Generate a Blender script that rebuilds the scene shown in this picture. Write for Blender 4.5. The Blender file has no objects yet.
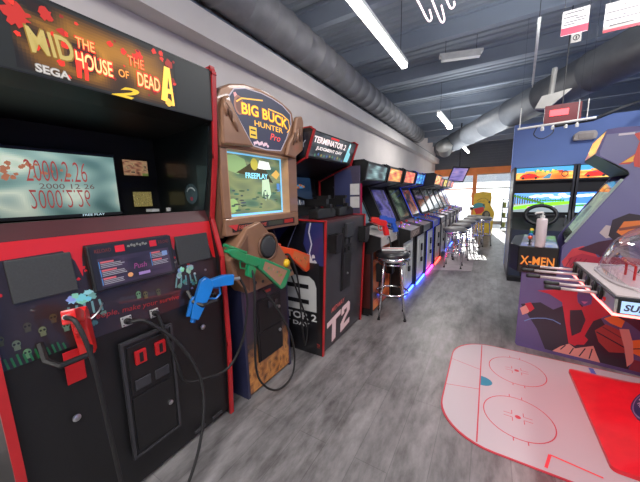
import bpy, math, random
from mathutils import Vector, Matrix
random.seed(7)
C = bpy.context.scene.collection
PI = math.pi

# ------------------------------------------------------------------ materials
MATS = {}
def srgb(c):
    return tuple(((v/12.92) if v <= .04045 else ((v+.055)/1.055)**2.4) for v in c)
def S255(r, g, b): return srgb((r/255., g/255., b/255.))
def mat(name, col, rough=.5, metal=0., emis=None, es=0., var=.12, scale=9., coat=0., bump=0., trans=0., alpha=1., ior=1.45):
    if name in MATS: return MATS[name]
    m = bpy.data.materials.new(name); m.use_nodes = True
    nt = m.node_tree; b = nt.nodes['Principled BSDF']
    if var > 0:
        tc = nt.nodes.new('ShaderNodeTexCoord'); no = nt.nodes.new('ShaderNodeTexNoise')
        no.inputs['Scale'].default_value = scale; no.inputs['Detail'].default_value = 5
        nt.links.new(tc.outputs['Object'], no.inputs['Vector'])
        rp = nt.nodes.new('ShaderNodeValToRGB')
        rp.color_ramp.elements[0].position = .3; rp.color_ramp.elements[1].position = .72
        rp.color_ramp.elements[0].color = tuple(max(0, c*(1-var)) for c in col)+(1,)
        rp.color_ramp.elements[1].color = tuple(min(1, c*(1+var)) for c in col)+(1,)
        nt.links.new(no.outputs['Fac'], rp.inputs['Fac']); nt.links.new(rp.outputs['Color'], b.inputs['Base Color'])
        if bump:
            bp = nt.nodes.new('ShaderNodeBump'); bp.inputs['Strength'].default_value = bump
            nt.links.new(no.outputs['Fac'], bp.inputs['Height']); nt.links.new(bp.outputs['Normal'], b.inputs['Normal'])
    else:
        b.inputs['Base Color'].default_value = tuple(col)+(1,)
    b.inputs['Roughness'].default_value = rough; b.inputs['Metallic'].default_value = metal
    b.inputs['Coat Weight'].default_value = coat; b.inputs['IOR'].default_value = ior
    b.inputs['Transmission Weight'].default_value = trans
    b.inputs['Alpha'].default_value = alpha
    if emis:
        b.inputs['Emission Color'].default_value = tuple(emis)+(1,)
        b.inputs['Emission Strength'].default_value = es
    MATS[name] = m; return m
def art(name, es=0., rough=.45, coat=0.):
    if name in MATS: return MATS[name]
    m = bpy.data.materials.new(name); m.use_nodes = True
    nt = m.node_tree; b = nt.nodes['Principled BSDF']
    at = nt.nodes.new('ShaderNodeAttribute'); at.attribute_name = 'Col'
    nt.links.new(at.outputs['Color'], b.inputs['Base Color'])
    b.inputs['Roughness'].default_value = rough; b.inputs['Coat Weight'].default_value = coat
    if es:
        nt.links.new(at.outputs['Color'], b.inputs['Emission Color']); b.inputs['Emission Strength'].default_value = es
    MATS[name] = m; return m

black   = mat('black_laminate', S255(8,8,9), .5, coat=.05)
blackp  = mat('black_plastic', S255(14,14,16), .5)
dgrey   = mat('dark_grey_metal', S255(52,52,56), .45, .3)
grille  = mat('speaker_mesh', S255(48,50,52), .7, .2, bump=.4, scale=160)
red     = mat('red_trim', S255(172,28,32), .35)
redp    = mat('red_plastic', S255(205,22,20), .3, coat=.5)
bluep   = mat('blue_plastic', S255(20,120,205), .3, coat=.5)
greenp  = mat('green_plastic', S255(10,130,78), .32, coat=.5)
orangep = mat('orange_plastic', S255(226,72,28), .32, coat=.5)
bronze  = mat('bronze_paint', S255(146,106,80), .38, .25, coat=.3)
bronzed = mat('dark_bronze_paint', S255(104,72,54), .45, .2)  # darker bronze for side panels, wing and ridges
chrome  = mat('chrome', (.75,.75,.77), .14, 1., var=.03)
steel   = mat('brushed_steel', (.55,.55,.56), .32, 1., var=.08, scale=30)
silver  = mat('silver_frame', S255(172,170,168), .38, .35)
palef   = mat('pale_front', S255(216,220,214), .32, .1)
rubber  = mat('black_rubber', S255(18,18,19), .6)
yellowp = mat('yellow_plastic', S255(240,190,20), .3)
whitep  = mat('white_plastic', S255(225,225,220), .4)
paper   = mat('white_paper', S255(214,212,208), .8)
brownp  = mat('brown_panel', S255(92,70,62), .45)
vinyl   = mat('black_vinyl', S255(28,29,33), .35, coat=.3, bump=.1, scale=60)
print_m = art('printed_art')
glow_m  = art('backlit_art', 1.0)
glow_lo = art('dim_backlit_art', .35)
screen_m = art('lit_screen', 1.1, .15)
print_g = art('glossy_printed_art', 0, .3, .4)

# ------------------------------------------------------------------ geometry
class F:                                                    # a flat frame: origin, u, v, normal
    def __init__(s, o, u, v):
        s.o = Vector(o); s.u = Vector(u).normalized(); s.v = Vector(v).normalized(); s.n = s.u.cross(s.v)
    def p(s, a, b, h=0.): return s.o + s.u*a + s.v*b + s.n*h
_fontc = {}
def font_mesh(txt, shear=0., bold=0.):
    k = (txt, shear, bold)
    if k in _fontc: return _fontc[k]
    cu = bpy.data.curves.new('t', 'FONT'); cu.body = txt; cu.shear = shear; cu.offset = bold; cu.resolution_u = 3
    o = bpy.data.objects.new('t', cu); C.objects.link(o)
    dg = bpy.context.evaluated_depsgraph_get(); dg.update()
    me = bpy.data.meshes.new_from_object(o.evaluated_get(dg))
    vs = [v.co.copy() for v in me.vertices]; fs = [tuple(p.vertices) for p in me.polygons]
    bpy.data.objects.remove(o); bpy.data.meshes.remove(me); bpy.data.curves.remove(cu)
    x0 = min(v.x for v in vs); x1 = max(v.x for v in vs); y0 = min(v.y for v in vs); y1 = max(v.y for v in vs)
    r = ([((v.x-x0)/(x1-x0), (v.y-y0)/(y1-y0)) for v in vs], fs); _fontc[k] = r; return r

class MB:
    def __init__(s, fr=None): s.v = []; s.f = []; s.c = []; s.fr = fr; s.h = .0008; s.smooth = False; s.mi = []; s.m = 0
    def face(s, ids, col=(1,1,1)): s.f.append(tuple(ids)); s.c.append(col); s.mi.append(s.m)
    def add(s, pts, faces, col=(1,1,1)):
        n = len(s.v); s.v += [Vector(p) for p in pts]
        for f in faces: s.face([n+i for i in f], col)
    def box(s, a, b, col=(1,1,1)):
        x0,y0,z0 = a; x1,y1,z1 = b
        if x0 > x1: x0,x1 = x1,x0
        if y0 > y1: y0,y1 = y1,y0
        if z0 > z1: z0,z1 = z1,z0
        s.add([(x0,y0,z0),(x1,y0,z0),(x1,y1,z0),(x0,y1,z0),(x0,y0,z1),(x1,y0,z1),(x1,y1,z1),(x0,y1,z1)],
              [(3,2,1,0),(4,5,6,7),(0,1,5,4),(1,2,6,5),(2,3,7,6),(3,0,4,7)], col); return s
    def ext(s, fr, pts, h0, h1, col=(1,1,1)):               # polygon in a frame, extruded along its normal
        if sum(pts[i][0]*pts[(i+1)%len(pts)][1]-pts[(i+1)%len(pts)][0]*pts[i][1] for i in range(len(pts))) < 0: pts = pts[::-1]
        n = len(pts)
        s.add([fr.p(a,b,h0) for a,b in pts]+[fr.p(a,b,h1) for a,b in pts],
              [tuple(range(n-1,-1,-1)), tuple(range(n,2*n))]+[(i,(i+1)%n,n+(i+1)%n,n+i) for i in range(n)], col); return s
    def slab(s, fr, a0, b0, a1, b1, h0, h1, col=(1,1,1)): return s.ext(fr, [(a0,b0),(a1,b0),(a1,b1),(a0,b1)], h0, h1, col)
    def tube(s, pts, r, n=8, col=(1,1,1), closed=False, caps=True):
        pts = [Vector(p) for p in pts]; N = len(pts); rings = []
        rr = r if isinstance(r, (list, tuple)) else [r]*N
        prev = None
        for i, p in enumerate(pts):
            if closed: d = (pts[(i+1)%N]-pts[i-1]).normalized()
            else: d = (pts[min(i+1,N-1)]-pts[max(i-1,0)]).normalized()
            a = prev if prev is not None else (Vector((0,0,1)) if abs(d.z) < .9 else Vector((1,0,0)))
            u = (a - d*a.dot(d)).normalized(); w = d.cross(u); prev = u
            rings.append([p+(u*math.cos(2*PI*k/n)+w*math.sin(2*PI*k/n))*rr[i] for k in range(n)])
        b = len(s.v); s.v += [q for R in rings for q in R]
        for i in range(N if closed else N-1):
            j = (i+1) % N
            for k in range(n): s.face((b+i*n+k, b+i*n+(k+1)%n, b+j*n+(k+1)%n, b+j*n+k), col)
        if caps and not closed:
            s.face([b+k for k in range(n-1,-1,-1)], col); s.face([b+(N-1)*n+k for k in range(n)], col)
        return s
    def lathe(s, fr, prof, n=24, col=(1,1,1)):              # prof: (radius, height along the normal)
        b = len(s.v)
        for r, h in prof:
            for k in range(n): s.v.append(fr.p(r*math.cos(2*PI*k/n), r*math.sin(2*PI*k/n), h))
        for i in range(len(prof)-1):
            for k in range(n): s.face((b+i*n+k, b+i*n+(k+1)%n, b+(i+1)*n+(k+1)%n, b+(i+1)*n+k), col)
        if prof[0][0] > 0: s.face([b+k for k in range(n-1,-1,-1)], col)
        if prof[-1][0] > 0: s.face([b+(len(prof)-1)*n+k for k in range(n)], col)
        return s
    # flat printed shapes, each a hair above the last
    def up(s): s.h += .00004; return s.h
    def poly(s, pts, col):
        if sum(pts[i][0]*pts[(i+1)%len(pts)][1]-pts[(i+1)%len(pts)][0]*pts[i][1] for i in range(len(pts))) < 0: pts = pts[::-1]
        h = s.up(); s.add([s.fr.p(a,b,h) for a,b in pts], [tuple(range(len(pts)))], col); return s
    def rect(s, a0, b0, a1, b1, col): return s.poly([(a0,b0),(a1,b0),(a1,b1),(a0,b1)], col)
    def disc(s, a, b, ra, rb, col, n=28, rot=0.):
        return s.poly([(a+ra*math.cos(t)*math.cos(rot)-rb*math.sin(t)*math.sin(rot), b+ra*math.cos(t)*math.sin(rot)+rb*math.sin(t)*math.cos(rot)) for t in [2*PI*k/n for k in range(n)]], col)
    def ring(s, a, b, ra, rb, w, col, t0=0., t1=2*PI, n=40):
        h = s.up(); ts = [t0+(t1-t0)*k/n for k in range(n+1)]; P = []
        for t in ts:
            P.append(s.fr.p(a+(ra-w/2)*math.cos(t), b+(rb-w/2)*math.sin(t), h)); P.append(s.fr.p(a+(ra+w/2)*math.cos(t), b+(rb+w/2)*math.sin(t), h))
        s.add(P, [(2*k, 2*k+1, 2*k+3, 2*k+2) for k in range(n)], col); return s
    def line(s, a0, b0, a1, b1, w, col):
        d = math.hypot(a1-a0, b1-b0) or 1; nx, ny = -(b1-b0)/d*w/2, (a1-a0)/d*w/2
        return s.poly([(a0+nx,b0+ny),(a0-nx,b0-ny),(a1-nx,b1-ny),(a1+nx,b1+ny)], col)
    def pline(s, pts, w, col):
        for (p, q) in zip(pts[:-1], pts[1:]): s.line(p[0],p[1],q[0],q[1],w,col)
        return s
    def text(s, txt, a0, b0, a1, b1, col, shear=0., bold=0., arc=0., skew=0.):
        h = s.up(); vs, fs = font_mesh(txt, shear, bold)
        s.add([s.fr.p(a0+u*(a1-a0), b0+v*(b1-b0)+arc*4*u*(1-u)+skew*u, h) for u, v in vs], fs, col); return s
    def grid(s, a0, b0, a1, b1, nx, ny, fn, mask=None):
        h = s.up(); b = len(s.v)
        for j in range(ny+1):
            for i in range(nx+1): s.v.append(s.fr.p(a0+(a1-a0)*i/nx, b0+(b1-b0)*j/ny, h))
        for j in range(ny):
            for i in range(nx):
                k = b+j*(nx+1)+i; s.face((k,k+1,k+nx+2,k+nx+1), fn((i+.5)/nx, (j+.5)/ny))
        return s
    def splat(s, a, b, r, col, rnd, n=14):
        return s.poly([(a+r*(.55+.6*rnd.random())*math.cos(2*PI*k/n), b+r*(.55+.6*rnd.random())*math.sin(2*PI*k/n)) for k in range(n)], col)
    def build(s, name, ms, parent=None, world=False, smooth=False, bevel=0.):
        if not isinstance(ms, (list, tuple)): ms = [ms]
        me = bpy.data.meshes.new(name)
        vs = s.v
        if world and parent is not None:
            M = parent_matrix(parent).inverted(); vs = [M @ v for v in vs]
        me.from_pydata([tuple(v) for v in vs], [], s.f)
        for m in ms: me.materials.append(m)
        ca = me.color_attributes.new('Col', 'FLOAT_COLOR', 'CORNER')
        buf = []
        for p in me.polygons:
            c = s.c[p.index]; p.material_index = s.mi[p.index]
            if smooth: p.use_smooth = True
            for _ in p.vertices: buf += [c[0], c[1], c[2], 1.]
        ca.data.foreach_set('color', buf)
        me.update()
        o = bpy.data.objects.new(name, me); C.objects.link(o)
        if parent is not None: o.parent = parent
        if bevel:
            bm = o.modifiers.new('b', 'BEVEL'); bm.width = bevel; bm.segments = 2; bm.limit_method = 'ANGLE'
        return o
def parent_matrix(o):
    M = Matrix.LocRotScale(o.location, o.rotation_euler, o.scale)
    return (parent_matrix(o.parent) @ M) if o.parent else M
def thing(name, label, cat, loc=(0,0,0), rotz=0., group=None):
    o = bpy.data.objects.new(name, None); C.objects.link(o); o.empty_display_size = .1
    o.location = loc; o.rotation_euler = (0,0,math.radians(rotz)); o['label'] = label; o['category'] = cat
    if group: o['group'] = group
    return o
def tag(o, label, cat, group=None, kind=None):
    o['label'] = label; o['category'] = cat
    if group: o['group'] = group
    if kind: o['kind'] = kind
    return o
def origin_to(o, loc):                                      # move a mesh's origin without moving its shape
    L = Vector(loc)
    for v in o.data.vertices: v.co -= L
    o.location = L; return o
def struct(o): o['kind'] = 'structure'; return o
def B(name, a, b, m, parent=None, bevel=0., world=False):
    return MB().box(a, b).build(name, m, parent, world=world, bevel=bevel)
def spline(pts, k=8):
    P = [Vector(p) for p in pts]; P = [P[0]*2-P[1]]+P+[P[-1]*2-P[-2]]; out = []
    for i in range(1, len(P)-2):
        for j in range(k):
            t = j/k; a,b,c,d = P[i-1],P[i],P[i+1],P[i+2]
            out.append(.5*((2*b)+(c-a)*t+(2*a-5*b+4*c-d)*t*t+(3*b-a-3*c+d)*t**3))
    out.append(P[-2]); return out
XZ = lambda y, x=0., z=0.: F((x,y,z), (1,0,0), (0,0,1))     # faces -y
def side_frame(x): return F((x,0,0), (0,1,0), (0,0,1))      # faces +x ; a = y, b = z
def noise_fn(seed, cols, sx=6., sy=4., pw=1.):
    r = random.Random(seed); ph = [(r.random()*7, r.random()*7, r.uniform(.6,2.6), r.uniform(.6,2.6)) for _ in range(5)]
    def f(u, v):
        t = sum(math.sin(u*sx*a+p+1.7*math.sin(v*sy*b+q))*math.cos(v*sy*b+q+u*2) for p,q,a,b in ph)/5
        t = max(0, min(.999, (t*.9+.5)))**pw; n = len(cols)-1; i = int(t*n); w = t*n-i
        return tuple(cols[i][k]*(1-w)+cols[i+1][k]*w for k in range(3))
    return f

# ------------------------------------------------------------------ the room
def floor_mat():
    m = bpy.data.materials.new('grey_vinyl_planks'); m.use_nodes = True; nt = m.node_tree; b = nt.nodes['Principled BSDF']
    N = nt.nodes.new; Lk = nt.links.new
    tc = N('ShaderNodeTexCoord'); mp = N('ShaderNodeMapping'); mp.inputs['Rotation'].default_value = (0,0,PI/2)
    Lk(tc.outputs['Object'], mp.inputs['Vector'])
    br = N('ShaderNodeTexBrick'); br.inputs['Scale'].default_value = 1.; br.inputs['Brick Width'].default_value = 1.2; br.inputs['Row Height'].default_value = .18
    br.inputs['Mortar Size'].default_value = .002; br.inputs['Color1'].default_value = (.84,.84,.84,1); br.inputs['Color2'].default_value = (1,1,1,1); br.inputs['Mortar'].default_value = (.62,.62,.62,1)
    Lk(mp.outputs['Vector'], br.inputs['Vector'])
    n1 = N('ShaderNodeTexNoise'); n1.inputs['Scale'].default_value = 4.6; n1.inputs['Detail'].default_value = 8; n1.inputs['Roughness'].default_value = .68
    n2 = N('ShaderNodeTexNoise'); n2.inputs['Scale'].default_value = 14; n2.inputs['Detail'].default_value = 6
    mp2 = N('ShaderNodeMapping'); mp2.inputs['Scale'].default_value = (1.6,.5,1); Lk(tc.outputs['Object'], mp2.inputs['Vector'])
    Lk(mp2.outputs['Vector'], n1.inputs['Vector']); Lk(mp2.outputs['Vector'], n2.inputs['Vector'])
    ad = N('ShaderNodeMath'); ad.operation = 'MULTIPLY_ADD'; ad.inputs[1].default_value = .35; Lk(n2.outputs['Fac'], ad.inputs[0]); Lk(n1.outputs['Fac'], ad.inputs[2])
    rp = N('ShaderNodeValToRGB'); e = rp.color_ramp.elements; e[0].position = .5; e[1].position = .86
    e[0].color = S255(72,69,70)+(1,); e[1].color = S255(140,137,138)+(1,)
    Lk(ad.outputs[0], rp.inputs['Fac'])
    mx = N('ShaderNodeMixRGB'); mx.blend_type = 'MULTIPLY'; mx.inputs[0].default_value = 1; Lk(rp.outputs['Color'], mx.inputs[1]); Lk(br.outputs['Color'], mx.inputs[2])
    Lk(mx.outputs[0], b.inputs['Base Color'])
    r2 = N('ShaderNodeMapRange'); r2.inputs[3].default_value = .3; r2.inputs[4].default_value = .5; Lk(n2.outputs['Fac'], r2.inputs[0]); Lk(r2.outputs[0], b.inputs['Roughness'])
    bp = N('ShaderNodeBump'); bp.inputs['Strength'].default_value = .06; Lk(br.outputs['Fac'], bp.inputs['Height']); Lk(bp.outputs['Normal'], b.inputs['Normal'])
    return m
def wall_mat(name, col, rough=.7, scale=2.5, var=.05): return mat(name, col, rough, var=var, scale=scale)
white_wall = wall_mat('white_painted_wall', S255(214,206,202))
blue_wall = wall_mat('blue_painted_wall', S255(104,128,190))
dark_paint = wall_mat('dark_ceiling_paint', S255(104,112,122))
dark_deck = wall_mat('dark_ceiling_deck', S255(150,158,168))
orange_wood = mat('orange_wood', S255(232,132,72), .5, var=.15, scale=3, emis=S255(232,132,72), es=.12)  # faint emission added to brighten the wood
duct_grey = mat('painted_duct', S255(122,122,126), .5, .1)
XL, XR, Y0, Y1, ZC = -2.3, 3.3, -3.2, 14.5, 3.65
struct(MB().box((XL-.1,Y0-.1,-.1),(XR+.1,Y1+.1,0)).build('floor', floor_mat()))
struct(MB().box((XL-.12,Y0-.1,0),(XL,Y1+.1,ZC)).build('wall_left', white_wall))
struct(MB().box((XR,Y0-.1,0),(XR+.12,Y1+.1,ZC)).build('wall_right', blue_wall))
struct(MB().box((XL,Y0-.12,0),(XR,Y0,ZC)).build('wall_back', white_wall))
struct(MB().box((.31,6.35,0),(XR,6.5,2.56)).build('wall_partition', blue_wall))
# corrugated ceiling deck: ribs run across the room
m = MB(); n = int((Y1-Y0)/.15); pr = []
for i in range(n):
    y = Y0+i*.15; pr += [(y,ZC),(y+.085,ZC),(y+.1,ZC+.05),(y+.135,ZC+.05)]
pr += [(Y0+n*.15,ZC)]; up = [(y,z+.06) for y,z in pr]
fr = side_frame(XL-.1); k = len(pr)
m.add([fr.p(a,b,0) for a,b in pr]+[fr.p(a,b,XR-XL+.2) for a,b in pr], [(i,i+1,k+i+1,k+i) for i in range(k-1)])
m.box((XL-.1,Y0-.1,ZC+.06),(XR+.1,Y1+.1,ZC+.12))
struct(m.build('ceiling', dark_deck))
# ledge beam along the left wall (a soffit), darker top
struct(MB().box((XL,Y0,2.74),(XL+.17,Y1,2.95)).build('trim_1', wall_mat('ledge_paint', S255(214,208,204))))
struct(MB().box((XL,Y0,2.95),(XL+.13,Y1,3.0)).build('trim_2', dark_paint))
# ceiling joists across the room
jm = wall_mat('joist_paint', S255(140,150,164))
for i, y in enumerate([2.1,3.25,4.4,5.55,6.7,7.85,9.0,10.15,11.3,12.45,13.6]):
    j = MB().box((XL,y-.045,ZC-.03),(XR,y+.045,ZC)).box((XL,y-.045,ZC-.24),(XR,y+.045,ZC-.21)).box((XL,y-.012,ZC-.21),(XR,y+.012,ZC-.03)).build('ceiling_joist', jm)
    j['kind'] = 'structure'; j.name = 'trim_%d' % (i+3)

# storefront at the far end
def clear_mat(name, tint, lo, hi):
    dm = bpy.data.materials.new(name); dm.use_nodes = True; nt = dm.node_tree; nt.nodes.clear()
    out = nt.nodes.new('ShaderNodeOutputMaterial'); mix = nt.nodes.new('ShaderNodeMixShader'); tr = nt.nodes.new('ShaderNodeBsdfTransparent'); gl = nt.nodes.new('ShaderNodeBsdfGlossy'); lw = nt.nodes.new('ShaderNodeLayerWeight')
    gl.inputs['Roughness'].default_value = .04; tr.inputs[0].default_value = tint; lw.inputs[0].default_value = .35; mr = nt.nodes.new('ShaderNodeMapRange'); mr.inputs[3].default_value = lo; mr.inputs[4].default_value = hi
    nt.links.new(lw.outputs['Facing'],mr.inputs[0]); nt.links.new(mr.outputs[0],mix.inputs[0]); nt.links.new(tr.outputs[0],mix.inputs[1]); nt.links.new(gl.outputs[0],mix.inputs[2]); nt.links.new(mix.outputs[0],out.inputs[0])
    return dm
def far_wall():
    m = MB().box((XL,Y1,2.45),(XR,Y1+.12,ZC))
    for z in [2.5+.11*i for i in range(10)]: m.box((XL,Y1-.03,z),(XR,Y1,z+.05))
    struct(m.build('wall_far', dark_paint))
    struct(B('trim_20', (XL,Y1-.06,2.17),(XR,Y1+.1,2.45), orange_wood))
    glass = clear_mat('window_glass', (.96,.98,.98,1), .04, .3)
    xs = [XL, -.62, 1.3, XR]
    for i in range(3):
        x0, x1 = xs[i]+.05, xs[i+1]-.05
        w = MB()
        for (a,b,c,d) in ((x0-.05,0,x0,2.17),(x1,0,x1+.05,2.17),(x0,0,x1,.12),(x0,1.52,x1,1.57),(x0,2.13,x1,2.17)): w.box((a,Y1-.03,b),(c,Y1+.08,d))
        o = struct(w.build('window_%d' % (i+1), orange_wood if i == 0 else mat('pale_frame', S255(205,200,192), .4)))
        g = MB().box((x0,Y1+.02,.12),(x1,Y1+.026,2.13)).build('window_pane', glass, o)
    p = struct(B('trim_21', (-.69,Y1-.1,0),(-.53,Y1-.02,2.2), orange_wood))
far_wall()
# outside, seen through the glass
struct(B('ground_outside', (-14,Y1+.15,-.12),(14,30,-.02), mat('pale_pavement', S255(205,203,198), .8)))
bd = thing('shop_building', 'pale building with dark upper band across the street beyond the windows', 'building', (0,26,0))
B('wall', (-12,0,0),(12,.4,3.6), mat('sunlit_wall', S255(235,232,228), .8, emis=(1,1,1), es=1.2), bd)  # emission stands in for sunlight on this wall
B('awning', (-12,-1.2,2.15),(12,0,2.7), mat('grey_awning', S255(120,122,128), .7), bd)

# round duct along the left wall, and the big one crossing the room
def spiral_duct(name, p0, p1, r, label, mt, seam=.28):
    p0, p1 = Vector(p0), Vector(p1); L = (p1-p0).length; n = int(L/seam); P = []; R = []
    for i in range(n):
        t = i*seam/L
        for dt, dr in ((0,0),(.012/L,.012),(.03/L,.012),(.042/L,0)): P.append(p0+(p1-p0)*min(1,t+dt)); R.append(r+dr)
    P.append(p1); R.append(r)
    o = MB().tube(P, R, 28).build(name, mt, smooth=False)
    for pl in o.data.polygons: pl.use_smooth = len(pl.vertices) == 4
    origin_to(o, (p0+p1)/2); tag(o, label, 'duct')
    o['kind'] = 'structure'; return o
spiral_duct('trim_30', (-2.07,-.6,3.2), (-2.06,9.6,3.18), .2, 'grey round duct along the left wall', duct_grey, .3)
spiral_duct('trim_31', (1.9,3.62,2.95), (-1.46,10.3,2.84), .25, 'big grey round duct crossing overhead', mat('big_duct_paint', S255(84,88,94), .5, .1), .9)
o = MB().lathe(F((-1.2,9.2,2.55),(1,0,0),(0,.5,.86)), [(.16,.0),(.2,.3),(.22,.32)],24).build('duct_outlet', mat('pale_duct', S255(176,176,172), .4, .2), smooth=True)
origin_to(o,(-1.2,9.2,2.6)); tag(o, 'pale round duct outlet at the far end of the big duct', 'duct')
# ------------------------------------------------------------------ lights
tube_lit = mat('lit_tube', (1,1,1), .4, var=0, emis=(1,.95,.9), es=16.)
def strip_light(p0, p1, label, lit=True, w=.06):
    p0, p1 = Vector(p0), Vector(p1); d = (p1-p0).normalized(); s = Vector((-d.y,d.x,0))
    t = thing('strip_light', label, 'ceiling light', (p0+p1)/2, 0, 'strip lights under the ceiling deck' if lit else None)
    fr = F((p0+p1)/2, d, s); L = (p1-p0).length/2
    MB().slab(fr,-L-.03,-w/2-.006,L+.03,w/2+.006,.02,.06).build('housing', whitep, t, True)
    MB().slab(fr,-L,-w/2,L,w/2,-.03,.02).build('diffuser', tube_lit if lit else whitep, t, True)
    m = MB()
    for a in (-L*.8, L*.8): m.tube([fr.p(a,0,.07), fr.p(a,0,ZC-p0.z-.0)], .004, 5)
    m.build('hanger_wire', dgrey, t, True)
strip_light((-1.08,2.2,3.0),(-1.03,3.88,3.0), 'long bright strip light hanging above the near cabinets', True)
strip_light((-1.0,6.5,3.0),(-.94,8.0,3.0), 'middle bright strip light in the line above the aisle', True)
strip_light((-.93,11.2,3.0),(-.86,13.3,3.0), 'farthest and smallest bright strip light near the storefront', True)
strip_light((.31,3.75,3.0),(.46,5.7,3.0), 'unlit thin white strip light hanging right of the aisle', False, .015)
strip_light((-.75,4.9,3.38),(-.25,5.05,3.38), 'unlit short white fixture set crosswise under the ceiling', False, .09)

def area(loc, size, power, col=(1,1,1), rot=(0,0,0), sy=None, name='lamp'):
    l = bpy.data.lights.new(name, 'AREA'); l.energy = power; l.color = col; l.size = size
    if sy: l.shape = 'RECTANGLE'; l.size_y = sy
    o = bpy.data.objects.new(name, l); C.objects.link(o); o.location = loc; o.rotation_euler = rot; o.visible_camera = True
    return o
area((1.0,-1.6,3.45), 1.4, 125, (1,.96,.92), (0,0,0), 2.4, 'fill_lamp')  # unseen fill lamps added behind the camera to brighten the room
area((-.3,-1.0,3.45), .5, 80, (1,.96,.92), (0,0,0), 2.0, 'fill_lamp')
area((1.3,3.2,3.35), .3, 75, (1,.96,.92), (0,0,0), 1.8, 'fill_lamp')  # added fill over the right side, no fixture there
area((2.0,4.6,3.4), .3, 50, (.9,.95,1), (0,0,0), 1.0, 'fill_lamp')  # another added fill, toward the partition
area((.5,2.5,2.75), 1.2, 34, (.86,.93,1), (PI,0,0), 2.5, 'fill_uplight')  # upward fills added to lift the ceiling, like bounced sun
area((-.4,8.0,2.6), 1.2, 45, (.9,.95,1), (PI,0,0), 4., 'fill_uplight')
area((-.97,7.25,2.965), .06, 55, (1,.97,.94), (0,0,0), 1.45, 'fill_lamp')  # extra fill tucked under the middle strip light
sun = bpy.data.lights.new('sun', 'SUN'); sun.energy = 14.; sun.angle = .01; sun.color = (1,.96,.9)
so = bpy.data.objects.new('sun', sun); C.objects.link(so)
d = Vector((.12,-1,-.265)); so.rotation_euler = d.to_track_quat('-Z','Y').to_euler(); so.location = (0,20,8)
w = bpy.data.worlds.new('World'); bpy.context.scene.world = w; w.use_nodes = True
bg = w.node_tree.nodes['Background']; bg.inputs[0].default_value = (.86,.94,1,1); bg.inputs[1].default_value = 4.0

# ------------------------------------------------------------------ light-gun helpers
def pistol(name, label, m, o, ax, up, grip_sign=1, cable=None, s=1., cm=rubber, thick=.036, chunky=False):
    """o world point of the trigger, ax = muzzle direction, up = direction of the sights; the grip goes the other way"""
    t = thing(name, label, 'light gun', o)
    fr = F(o, ax, up)
    h = thick*s/2
    sc = lambda L: [(a*s, b*s) for a, b in L]
    MB().ext(fr, sc([(-.075,.015),(-.085,.05),(-.06,.072),(.10,.07),(.15,.062),(.155,.02),(.06,.005),(.02,.0),(-.04,-.005)]), -h, h).build('body', m, t, True, bevel=.004*s)
    g = MB().ext(fr, sc([(-.075,.02),(-.03,.0),(-.055,-.075),(-.065,-.115),(-.125,-.10),(-.11,-.04)]), -h*.85, h*.85).build('grip', m, t, True, bevel=.005*s)
    MB().ext(fr, sc([(.03,.075),(.14,.067),(.145,.085),(.04,.092)]), -h*.5, h*.5).build('sight_rail', m, t, True, bevel=.002)
    MB().tube([fr.p(a*s,b*s,0) for a,b in [(-.03,-.01),(-.035,-.045),(0,-.06),(.03,-.045),(.035,0)]], .006*s, 6).build('trigger_guard', m, t, True)
    MB().tube([fr.p(a*s,b*s,0) for a,b in [(.0,.0),(.005,-.02),(-.003,-.035)]], .005*s, 6).build('trigger', dgrey, t, True)
    MB().tube([fr.p(.15*s,.042*s,0), fr.p(.175*s,.042*s,0)], .014*s, 12).build('muzzle', blackp if not chunky else m, t, True)
    if cable:
        a = fr.p(-.095*s,-.105*s,0); e = fr.p(-.108*s,-.145*s,0)
        MB().tube([a, e], .011*s, 10).build('cable_sleeve', steel, t, True)
        pts = [e]+[Vector(c) for c in cable]
        MB().tube(spline(pts), .0075, 8).build('cable', cm, t, True, smooth=True)
    return t
def shotgun(name, label, m, o, ax, up, s=1., sticker=(.8,.5,.45), cable=None, seed=3):
    t = thing(name, label, 'light gun', o); fr = F(o, ax, up); h = .022
    MB().ext(fr, [(-.0,.0),(.03,.025),(.0,.055),(-.10,.06),(-.12,.03),(-.09,.0)], -h, h).build('receiver', m, t, True, bevel=.005)
    MB().ext(fr, [(.0,.005),(.0,.05),(.09,.055),(.13,.045),(.135,.02),(.08,.005)], -h*1.05, h*1.05).build('fore_end', m, t, True, bevel=.006)
    MB().tube([fr.p(.0,.060,0), fr.p(.16,.056,0)], .01, 10).build('barrel', m, t, True)
    MB().ext(fr, [(-.07,.005),(-.035,.0),(-.06,-.07),(-.11,-.07),(-.105,-.01)], -h*.8, h*.8).build('grip', m, t, True, bevel=.005)
    st = MB().ext(fr, [(-.09,.06),(-.11,.0),(-.37,-.085),(-.40,-.06),(-.405,.045),(-.39,.062),(-.16,.068)], -h*.9, h*.9).build('stock', m, t, True, bevel=.006)
    a = MB(F(fr.p(0,0,-h*.92), -fr.u, fr.v))
    a.poly([(.145,.052),(.15,.002),(.345,-.062),(.365,.048)], sticker)
    r = random.Random(seed)
    for i in range(12): a.splat(.18+.014*i, .012+r.uniform(-.022,.022)-.001*i, .011, tuple(min(1,c*r.uniform(.35,1.5)) for c in sticker), r, 8)
    a.build('sticker', print_m, st, True)
    MB().tube([fr.p(a,b,0) for a,b in [(-.035,.0),(-.035,-.03),(-.0,-.035),(.02,.0)]], .005, 6).build('trigger_guard', m, t, True)
    if cable:
        MB().tube(spline([fr.p(-.06,.0,0)]+[Vector(c) for c in cable]), .0075, 8).build('cable', rubber, t, True, smooth=True)
    return t
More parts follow.
